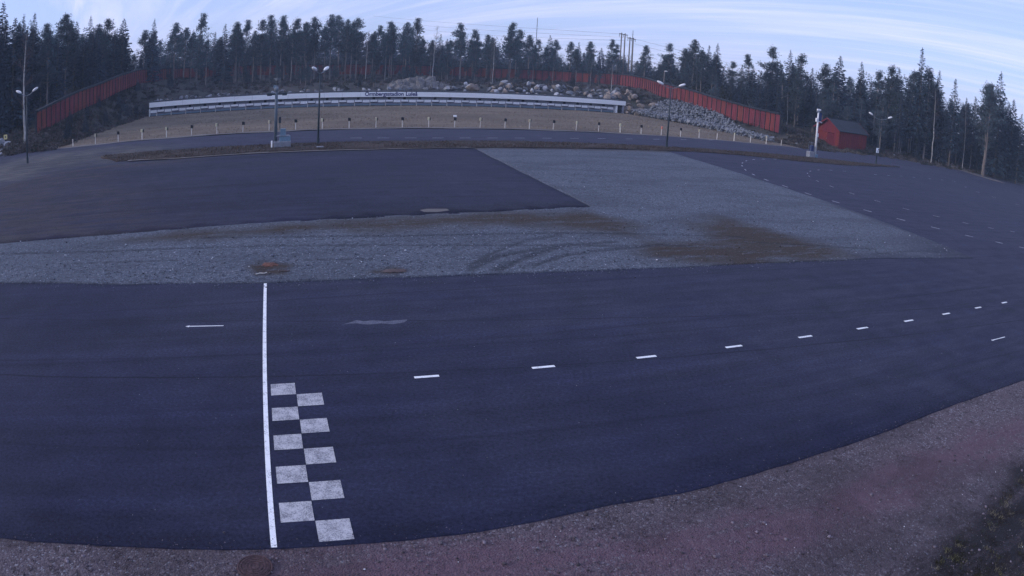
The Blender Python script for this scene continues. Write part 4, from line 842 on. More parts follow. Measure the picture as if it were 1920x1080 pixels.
# boulders on the slope just behind the shelter roof
for i in range(190):
    left = i < 70; px = rnd.uniform(285, 715) if left else rnd.uniform(868, 1185)
    v = rnd.uniform(52.5, 57) if left else rnd.uniform(52, 61); p = plane_v(px, 165, v); r_ = rnd.uniform(0.25, 0.55) if left else rnd.uniform(0.35, 0.95)
    k_ = 'rocko' if rnd.random() < 0.28 else ('rockw' if rnd.random() < 0.4 else 'rockg'); hc = {'rocko': 'pinkish', 'rockw': 'pale', 'rockg': 'grey'}[k_]; ph = next(t for q, t in LM0 if px < q)
    boulder(p[0], p[1], r_, k_, '%s %s %s, just behind the shelter roof' % (hc, 'stone' if left else 'boulder', ph), 'stones behind the shelter roof', 0.1, z=1.15 + (v - 52) * (0.1 if left else 0.20))
# outcrop
def outcrop():
    a = plane_v(727, 172, 57); b = plane_v(872, 172, 57); n = 150; m = 60; L = float(np.hypot(*(b - a)[:2])); r = np.random.default_rng(5)
    S, T = np.meshgrid(np.linspace(0, 1, n), np.linspace(0, 1, m)); S, T = S.ravel(), T.ravel(); X = S * L; Y = T * 5.5
    jx = X + (fbm(X, Y, 0.9, 95) - .5) * 0.9; jy = Y + (fbm(X, Y, 0.9, 97) - .5) * 0.9
    seeds = np.column_stack([r.uniform(0, L, 70), r.uniform(0, 5.5, 70)]); off = r.uniform(-0.62, 0.5, 70); tilt = r.normal(0, 0.45, (70, 2)); d = np.hypot(jx[:, None] - seeds[None, :, 0], (jy[:, None] - seeds[None, :, 1]) * 1.6)
    o_ = np.argsort(d, 1); c = o_[:, 0]; edge = np.take_along_axis(d, o_[:, 1:2], 1)[:, 0] - d[np.arange(len(d)), c]
    hh = np.interp(S, [0, .04, .15, .3, .45, .6, .72, .85, 1], [0.0, 0.7, 1.3, 1.5, 1.95, 2.1, 1.6, 0.9, 0.0]); front = np.clip(T / 0.30, 0, 1)**0.6 * np.clip((1 - T) / 0.3, 0, 1)**.5
    Z = hh * front + (off[c] + tilt[c, 0] * (X - seeds[c, 0]) + tilt[c, 1] * (Y - seeds[c, 1])) * np.clip(hh / 1.5, 0, 1) * np.clip(front * 1.5, 0, 1) - 0.65 * np.exp(-(edge / 0.16)**2) * np.clip(front, 0, 1) + (fbm(X, Y, 0.35, 99) - .5) * 0.22
    P = a[:2] + (b - a)[:2] * S[:, None] + DV * Y[:, None]; base = np.maximum(0.95, H(a[:2] + (b - a)[:2] * S[:, None] + DV * 2.5) - 0.3); Z = np.where((S <= 0) | (S >= 1) | (T <= 0) | (T >= 1), -0.8, Z) + base - 0.1
    idx = np.arange(n * m).reshape(m, n); o = link('rock_outcrop', mesh_np('rock_outcrop', np.column_stack([P, Z]), np.stack([idx[:-1, :-1], idx[:-1, 1:], idx[1:, 1:], idx[1:, :-1]], -1).reshape(-1, 4)), MT['outcrop'])
    tag(o, 'broad brown rock outcrop rising behind the shelter lettering', 'rock outcrop')
outcrop()
for i in range(26):
    px = rnd.choice((rnd.uniform(722, 762), rnd.uniform(835, 885), rnd.uniform(740, 870))); p = plane_v(px, 165, rnd.uniform(55.2, 57.5)); k_ = 'rockw' if rnd.random() < .3 else 'rockg'; r_ = rnd.uniform(.3, .75)
    boulder(p[0], p[1], r_, k_, ('pale' if k_ == 'rockw' else 'grey') + ' broken block at the ' + ('left' if px < 770 else 'right' if px > 830 else 'middle') + ' foot of the rock outcrop', 'broken blocks at the outcrop foot', 0.1, z=1.25 + rnd.uniform(0, .35))
for px, r_, k_, lab in ((888, 1.35, 'rocko', 'large pale pink boulder just right of the rock outcrop'), (838, 0.9, 'rockw', 'pale broken boulder at the right foot of the outcrop'), (852, 0.8, 'rockg', 'grey boulder between the outcrop and the large pink boulder')):
    p = plane_v(px, 165, 55); boulder(p[0], p[1], r_, k_, lab, None, 0.2, z=1.75)
for x_, y_, D, r_, lab in ((4, 272, 85, 0.95, 'large bluish white stone at the left picture edge'), (13, 271, 86, 0.65, 'pale stone leaning on the large white stone'), (1, 284, 80, 0.5, 'small pale stone below the large white stone'), (1, 290.5, 76, 0.45, 'lowest pale stone at the left picture edge'), (31, 273, 86, 0.5, 'mauve stone beside the birch foot')):
    p = hit(x_, y_ + 3); boulder(p[0], p[1], r_, 'rockw', lab, None, 0.15, z=p[2] + 0.05, name='pale_stone')
for x_, y_, lab in ((1629, 283.5, 'pale flat stone right of the red shed'), (1676, 292, 'pale stone at the road edge right of the signposted lamp'), (1848, 324.5, 'pale stone beside the forest track'), (1493, 272, 'pale flat stone left of the red shed')):
    p = g(x_, y_); boulder(p[0], p[1], 0.38, 'rockw', lab, None, 0.2, z=0.02, name='pale_stone')

# ------------------------------------------------------------------ loose stones and grass in the foreground
def ico_base():
    bm = bmesh.new(); bmesh.ops.create_icosphere(bm, subdivisions=1, radius=1.0); V = np.array([v.co[:] for v in bm.verts]); Fc = np.array([[v.index for v in f.verts] for f in bm.faces]); bm.free(); return V, Fc
IV, IF = ico_base()
def scatter_stones(name, P, R, z, cols, lab):
    n = len(P); V = IV[None] * (1 + rng.normal(0, 0.16, (n, len(IV), 1))); S = np.stack([R, R * rng.uniform(.6, 1, n), R * rng.uniform(.4, .75, n)], 1); V = V * S[:, None]; a = rng.uniform(0, 6.28, n); c, s = np.cos(a), np.sin(a)
    X = V[..., 0] * c[:, None] - V[..., 1] * s[:, None]; Y = V[..., 0] * s[:, None] + V[..., 1] * c[:, None]
    V = np.stack([X + P[:, 0:1], Y + P[:, 1:2], V[..., 2] + (z + R * 0.2)[:, None]], -1).reshape(-1, 3); Fc = (IF[None] + (np.arange(n) * len(IV))[:, None, None]).reshape(-1, 3)
    o = link(name, mesh_np(name, V, Fc, np.repeat(cols, len(IV), 0)), MT['stone']); return tag(o, lab, 'gravel', kind='stuff')
def rand_in(poly, n, lo, hi, bias=None):
    out = []
    while sum(len(o) for o in out) < n:
        P = rng.uniform(lo, hi, (n * 2, 2)); P = P[inside(P, poly)]
        if bias: P = P[rng.random(len(P)) < bias(P)]
        out.append(P)
    return np.vstack(out)[:n]
P = rand_in(np.array(VERGE), 14000, (-9, 3.5), (17, 15), lambda P: np.clip(7.0 / np.hypot(P[:, 0], P[:, 1]), 0, 1)**2); P = P[sdist(P, MAIN) > 0.01]
R = np.minimum(rng.lognormal(-4.75, 0.42, len(P)), 0.035); base = np.array([[0.115, 0.094, 0.112]]) * rng.uniform(0.25, 1.5, (len(P), 1)); base = np.where(rng.random((len(P), 1)) < 0.010, np.array([[0.62, 0.62, 0.68]]), base)
scatter_stones('verge_stones', P, R, np.full(len(P), -0.024), base, 'loose small stones scattered on the reddish gravel verge')
P = rand_in(np.array(GRAV), 9000, (-20, 15), (24, 45), lambda P: np.clip(19.0 / np.hypot(P[:, 0], P[:, 1]), 0, 1)**3); R = np.minimum(rng.lognormal(-4.0, 0.4, len(P)), 0.055)
base = np.array([[0.115, 0.128, 0.165]]) * rng.uniform(0.35, 1.7, (len(P), 1)); base = np.where(rng.random((len(P), 1)) < 0.02, np.array([[0.5, 0.52, 0.58]]), base)
_dm = grav_mask(P)[:, 0:1]; base = base * (1 - 0.75 * _dm) + _dm * 0.75 * np.array([[0.075, 0.060, 0.050]]) * rng.uniform(.4, 1.6, (len(P), 1))
scatter_stones('field_stones', P, R, np.full(len(P), 0.03), base, 'loose crushed stones scattered on the blue grey gravel')
P = rand_in(np.array(VERGE), 420, (-9, 3.5), (17, 15), lambda P: np.clip(6.5 / np.hypot(P[:, 0], P[:, 1]), 0, 1)**2); P = P[sdist(P, MAIN0) > 0.06]
scatter_stones('verge_pebbles', P, rng.uniform(0.016, 0.040, len(P)), np.full(len(P), -0.026), np.array([[0.12, 0.10, 0.12]]) * rng.uniform(.3, 1.7, (len(P), 1)), 'larger pebbles scattered on the reddish gravel verge')
P = rand_in(np.array(MAIN0), 60000, (-12, 4), (18, 17)); d_ = poly_dist(P, FRONT, False); P = P[(d_ < 0.5) & (rng.random(len(P)) < np.exp(-d_ / 0.10))][:1500]
scatter_stones('edge_spill', P, np.minimum(rng.lognormal(-4.9, 0.35, len(P)), 0.02), np.full(len(P), 0.001), np.array([[0.07, 0.06, 0.075]]) * rng.uniform(.35, 1.8, (len(P), 1)), 'gravel grains spilled along the near edge of the asphalt')
_lo = np.array(G([(0, 531), (300, 533), (497, 531), (700, 522), (900, 515), (1100, 508), (1280, 501), (1500, 491), (1620, 486)])); P = rng.uniform((-17, 14), (16, 26), (60000, 2)); d_ = poly_dist(P, _lo, False); P = P[(rng.random(len(P)) < np.exp(-d_ / 0.18)) & (d_ < 1.0)][:1800]
scatter_stones('field_spill', P, np.minimum(rng.lognormal(-4.2, 0.35, len(P)), 0.035), np.full(len(P), 0.002), np.array([[0.085, 0.092, 0.12]]) * rng.uniform(.4, 1.7, (len(P), 1)), 'crushed stones spilled from the gravel field onto the asphalt')
# a few crumbs of stone along the asphalt edge and on it
P = rand_in(np.array(MAIN), 260, (-8, 6), (14, 17)); scatter_stones('asphalt_crumbs', P, rng.uniform(0.004, 0.011, len(P)), np.full(len(P), 0.001), np.full((len(P), 3), 0.16) * rng.uniform(.5, 1.6, (len(P), 1)), 'stray crumbs of stone lying on the near asphalt')
def blades(name, P, h, w, cols, lab, zs=None, lean=0.5, mat='blade', cat='grass'):
    n = len(P); a = rng.uniform(0, 6.28, n); l = rng.normal(0, lean, (n, 2)); H_ = h * rng.uniform(.5, 1.3, n); W_ = w * rng.uniform(.6, 1.3, n); zs = H(P) if zs is None else zs
    b0 = np.column_stack([P[:, 0] - np.cos(a) * W_, P[:, 1] - np.sin(a) * W_, zs - 0.02]); b1 = np.column_stack([P[:, 0] + np.cos(a) * W_, P[:, 1] + np.sin(a) * W_, zs - 0.02]); t = np.column_stack([P[:, 0] + l[:, 0] * H_, P[:, 1] + l[:, 1] * H_, zs + H_])
    V = np.stack([b0, b1, t], 1).reshape(-1, 3); Fc = np.arange(3 * n).reshape(-1, 3); return tag(link(name, mesh_np(name, V, Fc, np.repeat(cols, 3, 0)), MT[mat]), lab, cat, kind='stuff')
Cn = rand_in(DARKVEG, 3000, (4.5, 3), (17, 11.5), lambda P: np.clip(fbm(P[:, 0], P[:, 1], 0.5, 81) * 3.0 - 0.7, 0.05, 1)); nbl = 34; P = np.repeat(Cn, nbl, 0); P = P + rng.normal(0, 0.042, P.shape) * np.repeat(rng.uniform(.6, 1.6, (len(Cn), 1)), nbl, 0)
tc_ = np.array([[0.026, 0.024, 0.022], [0.035, 0.036, 0.022], [0.045, 0.036, 0.028], [0.20, 0.18, 0.12], [0.12, 0.12, 0.06]])[rng.choice(5, len(Cn), p=[.40, .25, .18, .09, .08])]; c = np.repeat(tc_, nbl, 0) * rng.uniform(.5, 1.6, (len(P), 1))
blades('verge_grass', P, 0.036, 0.0045, c, 'dark low grass and moss in the near right corner', np.full(len(P), -0.022), 0.9)
P = rand_in(STRIP, 24000, (-45, 40), (50, 80)); P = P + 0; c = np.array([[0.065, 0.050, 0.041]]) * rng.uniform(.45, 1.6, (len(P), 1)); blades('median_grass', P, 0.10, 0.022, c, 'short dead grass growing on the narrow median', np.full(len(P), 0.09), 0.7)
U = rng.uniform(-42.3, 41, 30000); V_ = rng.uniform(0.2, 46.3, 30000)**1.0; P = O + U[:, None] * DU + V_[:, None] * DV; c = np.where(rng.random((len(P), 1)) < .3, np.array([[0.25, 0.205, 0.145]]), np.array([[0.165, 0.130, 0.100]])) * rng.uniform(.6, 1.35, (len(P), 1))
_k = fbm(P[:, 0] * 0.25 + 3, (P @ DV) * 1.0, 1.6, 88) > 0.45; P, c, V_ = P[_k], c[_k], V_[_k]
blades('range_grass', P, 0.13, 0.03, c, 'dry yellow brown grass covering the shooting range', zrange(V_) + 0.05, 0.8)

# ------------------------------------------------------------------ undergrowth and bushes
def leaf_clumps(name, pts, rad, per, size, cols, lab, kind='stuff', cat='undergrowth', squash=0.6):
    n = len(pts); pts = np.asarray(pts); c = np.repeat(pts, per, 0); rr = np.repeat(rad, per); d = rng.normal(size=(n * per, 3)); d /= np.linalg.norm(d, axis=1)[:, None]; c = c + d * (rr * rng.random(n * per)**0.5)[:, None] * np.array([1, 1, squash])
    a = rng.normal(size=(n * per, 3)); a /= np.linalg.norm(a, axis=1)[:, None]; b = np.cross(a, rng.normal(size=(n * per, 3))); b /= np.linalg.norm(b, axis=1)[:, None]; s = size * rng.uniform(.5, 1.4, (n * per, 1))
    V = np.stack([c - a * s, c + b * s * 0.35, c + a * s], 1).reshape(-1, 3); return tag(link(name, mesh_np(name, V, np.arange(len(V)).reshape(-1, 3), np.repeat(np.repeat(cols, per, 0) * rng.uniform(.6, 1.4, (n * per, 1)), 3, 0)), MT['blade']), lab, cat, kind=kind)
def ug(n, fn, cols, rmin=0.3, rmax=0.9):
    P = np.array([fn() for _ in range(n)]); z = H(P); R_ = rng.uniform(rmin, rmax, n); return np.column_stack([P, z + R_ * 0.25]), R_, np.array(cols)[rng.integers(0, len(cols), n)]
BR = [(0.036, 0.030, 0.028), (0.062, 0.048, 0.041), (0.024, 0.028, 0.023), (0.095, 0.082, 0.080)]
a_, b_, c_ = ug(520, lambda: uv2(rnd.uniform(-48, -42), rnd.uniform(-1, 60)), BR, .3, .9); leaf_clumps('left_slope_brush', a_, b_, 60, 0.22, c_, 'dark brown brush on the slope below the left stretch of red fence')
a_, b_, c_ = ug(420, lambda: uv2(rnd.uniform(45.5, 49.2), rnd.uniform(3, 60)), BR, .25, .6); leaf_clumps('right_slope_brush', a_, b_, 45, 0.2, c_, 'brown brush between the stone bank and the red fence')
a_, b_, c_ = ug(1100, lambda: uv2(rnd.uniform(-44, 52), rnd.uniform(56, 101)), BR, .3, .9); leaf_clumps('hill_brush', a_, b_, 50, 0.25, c_, 'dark heather and brush on the wooded hill behind the shelter')
def edge_r():
    t = rnd.random(); p = g(1590 + 330 * t, 285 + 58 * t); q = rnd.uniform(1.5, 26); return (p[0] + q * 0.45, p[1] + q)
a_, b_, c_ = ug(800, edge_r, BR, .25, .8); leaf_clumps('edge_brush', a_, b_, 45, 0.2, c_, 'brown brush under the trees along the right edge of the asphalt')
_EL = []
while len(_EL) < 330:
    p = hit(rnd.uniform(-45, 118), rnd.uniform(248, 296), 62)
    if sdist(np.array([p[:2]]), MAIN)[0] > 1.0 and not (p[1] < 75 and 0 < project(p)[0] < 22): _EL.append((p[0], p[1]))
def edge_l(): a = rnd.choice(_EL); return (a[0] + rnd.gauss(0, .7), a[1] + rnd.gauss(0, 1.2))
a_, b_, c_ = ug(700, edge_l, BR, .25, .9); leaf_clumps('left_edge_brush', a_, b_, 45, 0.2, c_, 'dark brush under the trees at the far left')
a_, b_, c_ = ug(260, lambda: uv2(rnd.uniform(41, 47), rnd.uniform(-1, 6)), BR, .15, .4); leaf_clumps('bank_end_brush', a_, b_, 40, 0.15, c_, 'low brown growth at the near end of the stone bank')
a_, b_, c_ = ug(220, lambda: uv2(rnd.uniform(42, 56), rnd.uniform(0, 14)), [(0.12, 0.10, 0.085), (0.08, 0.065, 0.055), (0.045, 0.042, 0.034)], .2, .55); leaf_clumps('shed_brush', a_, b_, 45, 0.18, c_, 'light brown scrub left of the red shed')

def back_brush():
    px = rnd.uniform(60, 1960); D = float(np.interp(px, [60, 148, 262, 320, 900, 1150, 1240, 1360, 1464, 1700, 1920], [86, 98, 128, 160, 176, 168, 134, 111, 100, 114, 120])) + rnd.uniform(12, 70); p = at_d(px, 150, D); return (p[0], p[1])
a_, b_, c_ = ug(900, back_brush, [(0.026, 0.036, 0.034), (0.034, 0.036, 0.032), (0.022, 0.032, 0.034)], 1.2, 2.4); a_[:, 2] += 0.9; leaf_clumps('forest_understorey', a_, b_, 90, 0.45, c_, 'dark understorey filling the wood behind the fence', squash=0.8)
# ------------------------------------------------------------------ trees (unit height 1 m = 15 m tree, scaled later)
def tubes_np(paths, n=5):
    V, Fc = [], []; base = 0
    for pts, rad in paths:
        pts = np.array(pts); m = len(pts); T = np.gradient(pts, axis=0); T /= np.maximum(np.linalg.norm(T, axis=1)[:, None], 1e-9); ref = np.where(np.abs(T[:, 2:3]) < .9, np.array([[0, 0, 1.]]), np.array([[1., 0, 0]])); X = np.cross(T, ref); X /= np.linalg.norm(X, axis=1)[:, None]; Y = np.cross(T, X)
        ang = np.arange(n) * 2 * math.pi / n; R_ = pts[:, None] + np.array(rad)[:, None, None] * (np.cos(ang)[None, :, None] * X[:, None] + np.sin(ang)[None, :, None] * Y[:, None]); V.append(R_.reshape(-1, 3)); i = np.arange(m * n).reshape(m, n) + base; j = np.roll(i, -1, 1); Fc.append(np.stack([i[:-1], j[:-1], j[1:], i[1:]], -1).reshape(-1, 4)); base += m * n
    return np.vstack(V), np.vstack(Fc)
def tufts(cen, out, n, spread, L, W_, r):
    """needle tufts: thin quads fanning out round each centre"""
    c = np.repeat(cen, n, 0); o = np.repeat(out, n, 0); d = r.normal(size=c.shape); d /= np.linalg.norm(d, axis=1)[:, None]; d = d * 0.85 + o * 0.55; d /= np.linalg.norm(d, axis=1)[:, None]; c = c + r.normal(size=c.shape) * spread * np.array([1, 1, 0.55])
    s = np.cross(d, r.normal(size=c.shape)); s /= np.linalg.norm(s, axis=1)[:, None]; l = L * r.uniform(.5, 1.3, (len(c), 1)) * np.clip((15.6 - c[:, 2:3]) / 3.0, 0.45, 1.0); w = W_ * r.uniform(.6, 1.3, (len(c), 1)); V = np.stack([c - s * w * .6, c + d * l * .55 - s * w, c + d * l, c + d * l * .45 + s * w], 1).reshape(-1, 3); return V, np.arange(len(V)).reshape(-1, 4)
def make_pine(seed, crown=0.5, wide=1.0, dens=1.0):
    r = np.random.default_rng(seed); Hh = 15.0; bend = r.normal(0, 0.25, 2); zz = np.linspace(-0.4, Hh, 9); tr = np.column_stack([bend[0] * (zz / Hh)**2 + r.normal(0, .05, 9), bend[1] * (zz / Hh)**2 + r.normal(0, .05, 9), zz]); tr[0, :2] = 0
    rad = 0.17 * (1 - zz / Hh)**0.8 + 0.015; paths = [(tr, rad)]; cen, out = [], []; nb = int((60 + 62 * crown) * dens)
    for i in range(nb):
        t = r.random()**0.9; z = Hh * (1 - crown) + Hh * crown * t * 0.97; prof = min(1.0, 0.40 + 1.6 * t) * min(1.0, (1.03 - t) * 1.45); az = r.uniform(0, 6.28); Lb = wide * (0.15 + 2.1 * prof) * r.uniform(.5, 1.25) * (1 + 0.3 * math.sin(az + seed)); Lb *= 0.45 if math.sin(t * 17 + seed * 2) > 0.86 else 1.0; el = r.uniform(-.15, .35) + 0.5 * t
        p0 = np.array([np.interp(z, zz, tr[:, 0]), np.interp(z, zz, tr[:, 1]), z]); dr = np.array([math.cos(az) * math.cos(el), math.sin(az) * math.cos(el), math.sin(el)]); pts = [p0 + dr * Lb * q + np.array([0, 0, -0.12 * Lb * q * (1 - q) + 0.15 * q * q]) for q in (0, .4, .75, 1)]; paths.append((pts, [0.05, 0.035, 0.02, 0.008]))
        for q in np.linspace(0.42, 1.02, 4 if Lb > 1.3 else 3): cen.append(p0 + dr * Lb * q + r.normal(0, .16, 3)); out.append(dr + np.array([0, 0, .5]))
    for k in range(int(5 + 5 * r.random())):   # dead stubs
        z = Hh * (1 - crown) * r.uniform(.35, 1); az = r.uniform(0, 6.28); Lb = r.uniform(.4, 1.3); p0 = np.array([np.interp(z, zz, tr[:, 0]), np.interp(z, zz, tr[:, 1]), z]); paths.append(([p0, p0 + np.array([math.cos(az) * Lb, math.sin(az) * Lb, -.1])], [.03, .01]))
    for k in range(9): cen.append(tr[-1] + np.array([r.normal(0, .02 + .035 * k), r.normal(0, .02 + .035 * k), -0.2 - 0.2 * k])); out.append(np.array([0, 0, 1.]))
    T = tubes_np(paths[:1], 7); B = tubes_np(paths[1:], 3); V = np.vstack([T[0], B[0]]); Fc = np.vstack([T[1], B[1] + len(T[0])]); tm = mesh_np('trunk', V, Fc); tm.materials.append(MT['bark'])
    V, Fc = tufts(np.array(cen), np.array(out), 11, 0.26, 0.40, 0.075, r); cm = mesh_np('crown', V, Fc); cm.materials.append(MT['needle']); return tm, cm
def make_spruce(seed, low=0.06, wide=1.0, nb=150, per=28):
    r = np.random.default_rng(seed); Hh = 15.0; zz = np.linspace(-0.4, Hh, 7); tr = np.column_stack([r.normal(0, .03, 7), r.normal(0, .03, 7), zz]); tr[0, :2] = 0; paths = [(tr, 0.17 * (1 - zz / Hh)**.9 + .012)]; cs, ds, sz = [], [], []
    for i in range(nb):
        t = (i + r.random()) / nb; z = Hh * (low + (0.985 - low) * t); Lb = wide * (0.12 + 2.15 * (1 - t)**0.82) * r.uniform(.62, 1.15); az = i * 2.4 + r.uniform(-.5, .5); dro = -0.35 * (1 - t) + 0.25 * t; dr = np.array([math.cos(az), math.sin(az), dro]); p0 = np.array([0, 0, z]); paths.append(([p0, p0 + dr * Lb * .6, p0 + dr * Lb + np.array([0, 0, .12 * Lb])], [.03, .02, .006]))
        m = max(6, int(per * Lb / 1.6)); q = r.uniform(.12, 1.05, m)**.8; side = r.choice([-1, 1], m); s = np.array([-math.sin(az), math.cos(az), 0]); c = p0 + dr * (Lb * q)[:, None] + np.array([0, 0, .12 * Lb]) * (q**2)[:, None]; d = dr * .7 + s * (side * r.uniform(.2, .9, m))[:, None] + np.array([0, 0, -1]) * r.uniform(.05, .7, m)[:, None]; cs.append(c); ds.append(d / np.linalg.norm(d, axis=1)[:, None]); sz.append(np.full(m, .16 + .26 * min(1.0, Lb) + .06 * Lb))
    m = 26; cs.append(np.column_stack([r.normal(0, .05, m), r.normal(0, .05, m), Hh - r.uniform(0, 1.1, m)])); q = r.normal(size=(m, 3)); q[:, 2] = np.abs(q[:, 2]) * 1.5; ds.append(q / np.linalg.norm(q, axis=1)[:, None]); sz.append(np.full(m, .24))
    c = np.vstack(cs); d = np.vstack(ds); l = np.concatenate(sz)[:, None] * r.uniform(.6, 1.3, (len(c), 1)); s = np.cross(d, r.normal(size=c.shape)); s /= np.linalg.norm(s, axis=1)[:, None]; w = l * 0.22; V = np.stack([c - s * w * .6, c + d * l * .5 - s * w, c + d * l, c + d * l * .5 + s * w], 1).reshape(-1, 3)
    cm = mesh_np('crown', V, np.arange(len(V)).reshape(-1, 4)); cm.materials.append(MT['spruce']); T = tubes_np(paths[:1], 6); B = tubes_np(paths[1:], 3); tm = mesh_np('trunk', np.vstack([T[0], B[0]]), np.vstack([T[1], B[1] + len(T[0])])); tm.materials.append(MT['barkg']); return tm, cm
def make_birch(seed, nb=34):
    r = np.random.default_rng(seed); Hh = 15.0; zz = np.linspace(-.4, Hh, 9); bend = r.normal(0, .4, 2); tr = np.column_stack([bend[0] * (zz / Hh)**2 + r.normal(0, .05, 9), bend[1] * (zz / Hh)**2, zz]); tr[0, :2] = 0; paths = []; tw = []
    for i in range(nb):
        t = r.random(); z = Hh * (.3 + .68 * t); az = r.uniform(0, 6.28); Lb = (2.3 * (1 - t) + .5) * r.uniform(.6, 1.2); el = .7 + .4 * t; p0 = np.array([np.interp(z, zz, tr[:, 0]), np.interp(z, zz, tr[:, 1]), z]); dr = np.array([math.cos(az) * math.cos(el), math.sin(az) * math.cos(el), math.sin(el)]); paths.append(([p0, p0 + dr * Lb * .5, p0 + dr * Lb + np.array([0, 0, -.15 * Lb])], [.035, .02, .008]))
        for k in range(7):
            q = r.uniform(.3, 1); p1 = p0 + dr * Lb * q; d2 = dr * .6 + r.normal(0, .5, 3); L2 = r.uniform(.3, .9); tw.append(([p1, p1 + d2 * L2, p1 + d2 * L2 * 1.5 + np.array([0, 0, -.15])], [.012, .009, .004]))
    T = tubes_np([(tr, .12 * (1 - zz / Hh)**.8 + .015)], 6); tm = mesh_np('trunk', *T); tm.materials.append(MT['birch']); B = tubes_np(paths + tw, 3); cm = mesh_np('crown', *B); cm.materials.append(MT['twig']); return tm, cm
PINES = [make_pine(s, c_, w_) for s, c_, w_ in ((1, .66, 1.0), (2, .58, 1.15), (3, .78, .9), (4, .50, .95), (5, .72, 1.2), (6, .60, .85), (7, .85, 1.05), (8, .55, 1.05))]
SPRUCES = [make_spruce(s, l_, w_) for s, l_, w_ in ((11, .06, 1.0), (12, .1, .8), (13, .15, 1.15), (14, .05, .9), (15, .2, .7), (16, .08, 1.05))]
BIRCHES = [make_birch(s) for s in (21, 22, 23)]
LM = [(30, 'at the left picture edge'), (70, 'around the left double lamp'), (120, 'above the low end of the left fence'), (180, 'above the middle of the left fence'), (245, 'left of the wide sky gap'), (290, 'at the left corner of the fence'), (360, 'above the left end of the shelter'), (430, 'above the left quarter of the shelter'), (500, 'left of the equipment mast'), (550, 'behind the equipment mast'), (620, 'behind the close headed double lamp'), (690, 'above and left of the lettering'), (730, 'above the start of the lettering'), (790, 'left behind the rock outcrop'), (870, 'right behind the rock outcrop'), (950, 'right of the rock outcrop'), (1000, 'left of the thin radio mast'), (1050, 'right of the thin radio mast'), (1110, 'above the right part of the shelter'), (1165, 'left of the power pylons'), (1230, 'right of the power pylons'), (1290, 'behind the lamp of the stone bank'), (1350, 'behind the middle of the right fence'), (1410, 'behind the lower half of the right fence'), (1470, 'behind the near end of the right fence'), (1530, 'between the fence end and the shed'), (1580, 'behind the shed gable'), (1630, 'behind the shed roof'), (1680, 'behind the signposted lamp'), (1725, 'left of the wooden lamp pole'), (1760, 'behind the wooden lamp pole'), (1800, 'left of the forest track'), (1870, 'behind the forest track'), (9999, 'at the right picture edge')]
UNLAB = []
def label_rest():
    bins = {}
    for e, kd, x, y, z, h in UNLAB:
        px = project((x, y, z + h))[0]; ph = next(t for q, t in LM if px < q); sz = 'young ' if h < 5.5 else ''; bins.setdefault((sz + kd, ph), []).append((px, e))
    for (kd, ph), L in bins.items():
        L.sort(key=lambda t: t[0])
        for i, (px, e) in enumerate(L): e['label'] = '%s %s, %s' % (kd, ph, 'the only one' if len(L) == 1 else 'leftmost there' if i == 0 else 'rightmost there' if i == len(L) - 1 else ORD[min(i, len(ORD) - 1)] + ' from the left there')
def tree(kind, x, y, top_z, lab, grp, which=None, wide=1.0, lean=(0, 0)):
    z = H1(x, y); h = max(2.0, top_z - z); pool = {'pine': PINES, 'spruce': SPRUCES, 'birch': BIRCHES}[kind]; tm, cm = pool[which % len(pool)] if which is not None else rnd.choice(pool)
    e = empty({'pine': 'pine_tree', 'spruce': 'spruce_tree', 'birch': 'birch_tree'}[kind], (x, y, z), rnd.uniform(0, 6.28)); s = h / 15.0; w = s ** 0.7 * wide; e.scale = (w, w, s); e.rotation_euler = (lean[0], lean[1], e.rotation_euler[2])
    link('trunk', tm, None, e); link('crown', cm, None, e)
    if grp: UNLAB.append((e, {'pine': 'pine', 'spruce': 'dark spruce', 'birch': 'bare birch'}[kind], x, y, z, h))
    return tag(e, lab, 'tree', grp)
ENV = [(-60, 10), (0, 14), (20, 22), (30, 34), (45, 28), (65, 26), (90, 45), (123, 29), (145, 40), (171, 32), (190, 44), (205, 33), (234, 37), (250, 80), (272, 57), (290, 37), (310, 60), (330, 43), (349, 52), (374, 28), (404, 58), (423, 45), (447, 41), (461, 39), (480, 62), (494, 35), (512, 30), (538, 30), (559, 33), (577, 42), (595, 31), (625, 29), (637, 29), (672, 33), (690, 55), (708, 48), (735, 42), (764, 41), (782, 35), (800, 60), (827, 64), (841, 64), (868, 45), (890, 54), (916, 64), (961, 44), (974, 54), (993, 66), (1011, 72), (1032, 67), (1044, 75), (1057, 87), (1072, 78), (1084, 79), (1107, 78), (1128, 90), (1146, 75), (1160, 84), (1175, 92), (1190, 96), (1211, 85), (1235, 104), (1257, 81), (1275, 98), (1287, 91), (1303, 75), (1330, 85), (1346, 82), (1374, 115), (1392, 122), (1408, 104), (1430, 125), (1451, 88), (1468, 110), (1483, 94), (1504, 101), (1524, 127), (1547, 122), (1575, 106), (1593, 141), (1616, 118), (1646, 134), (1671, 125), (1687, 128), (1714, 134), (1730, 90), (1748, 120), (1762, 134), (1780, 175), (1792, 149), (1813, 184), (1830, 181), (1843, 185), (1856, 156), (1878, 136), (1901, 187), (1914, 214), (1960, 230)]
ex, ey = np.array(ENV).T
def env(x): return float(np.interp(x, ex, ey))
def spot(px, y, D):
    p = at_d(px, y, D); return p[0], p[1], p[2]
def Dfence(px):
    return float(np.interp(px, [60, 107, 148, 190, 225, 262, 320, 420, 900, 1000, 1100, 1150, 1200, 1240, 1300, 1360, 1420, 1464, 1600, 1700, 1800, 1920], [86, 92, 98, 104, 113, 128, 160, 168, 176, 176, 172, 168, 150, 134, 121, 111, 103, 96, 108, 112, 116, 118]))
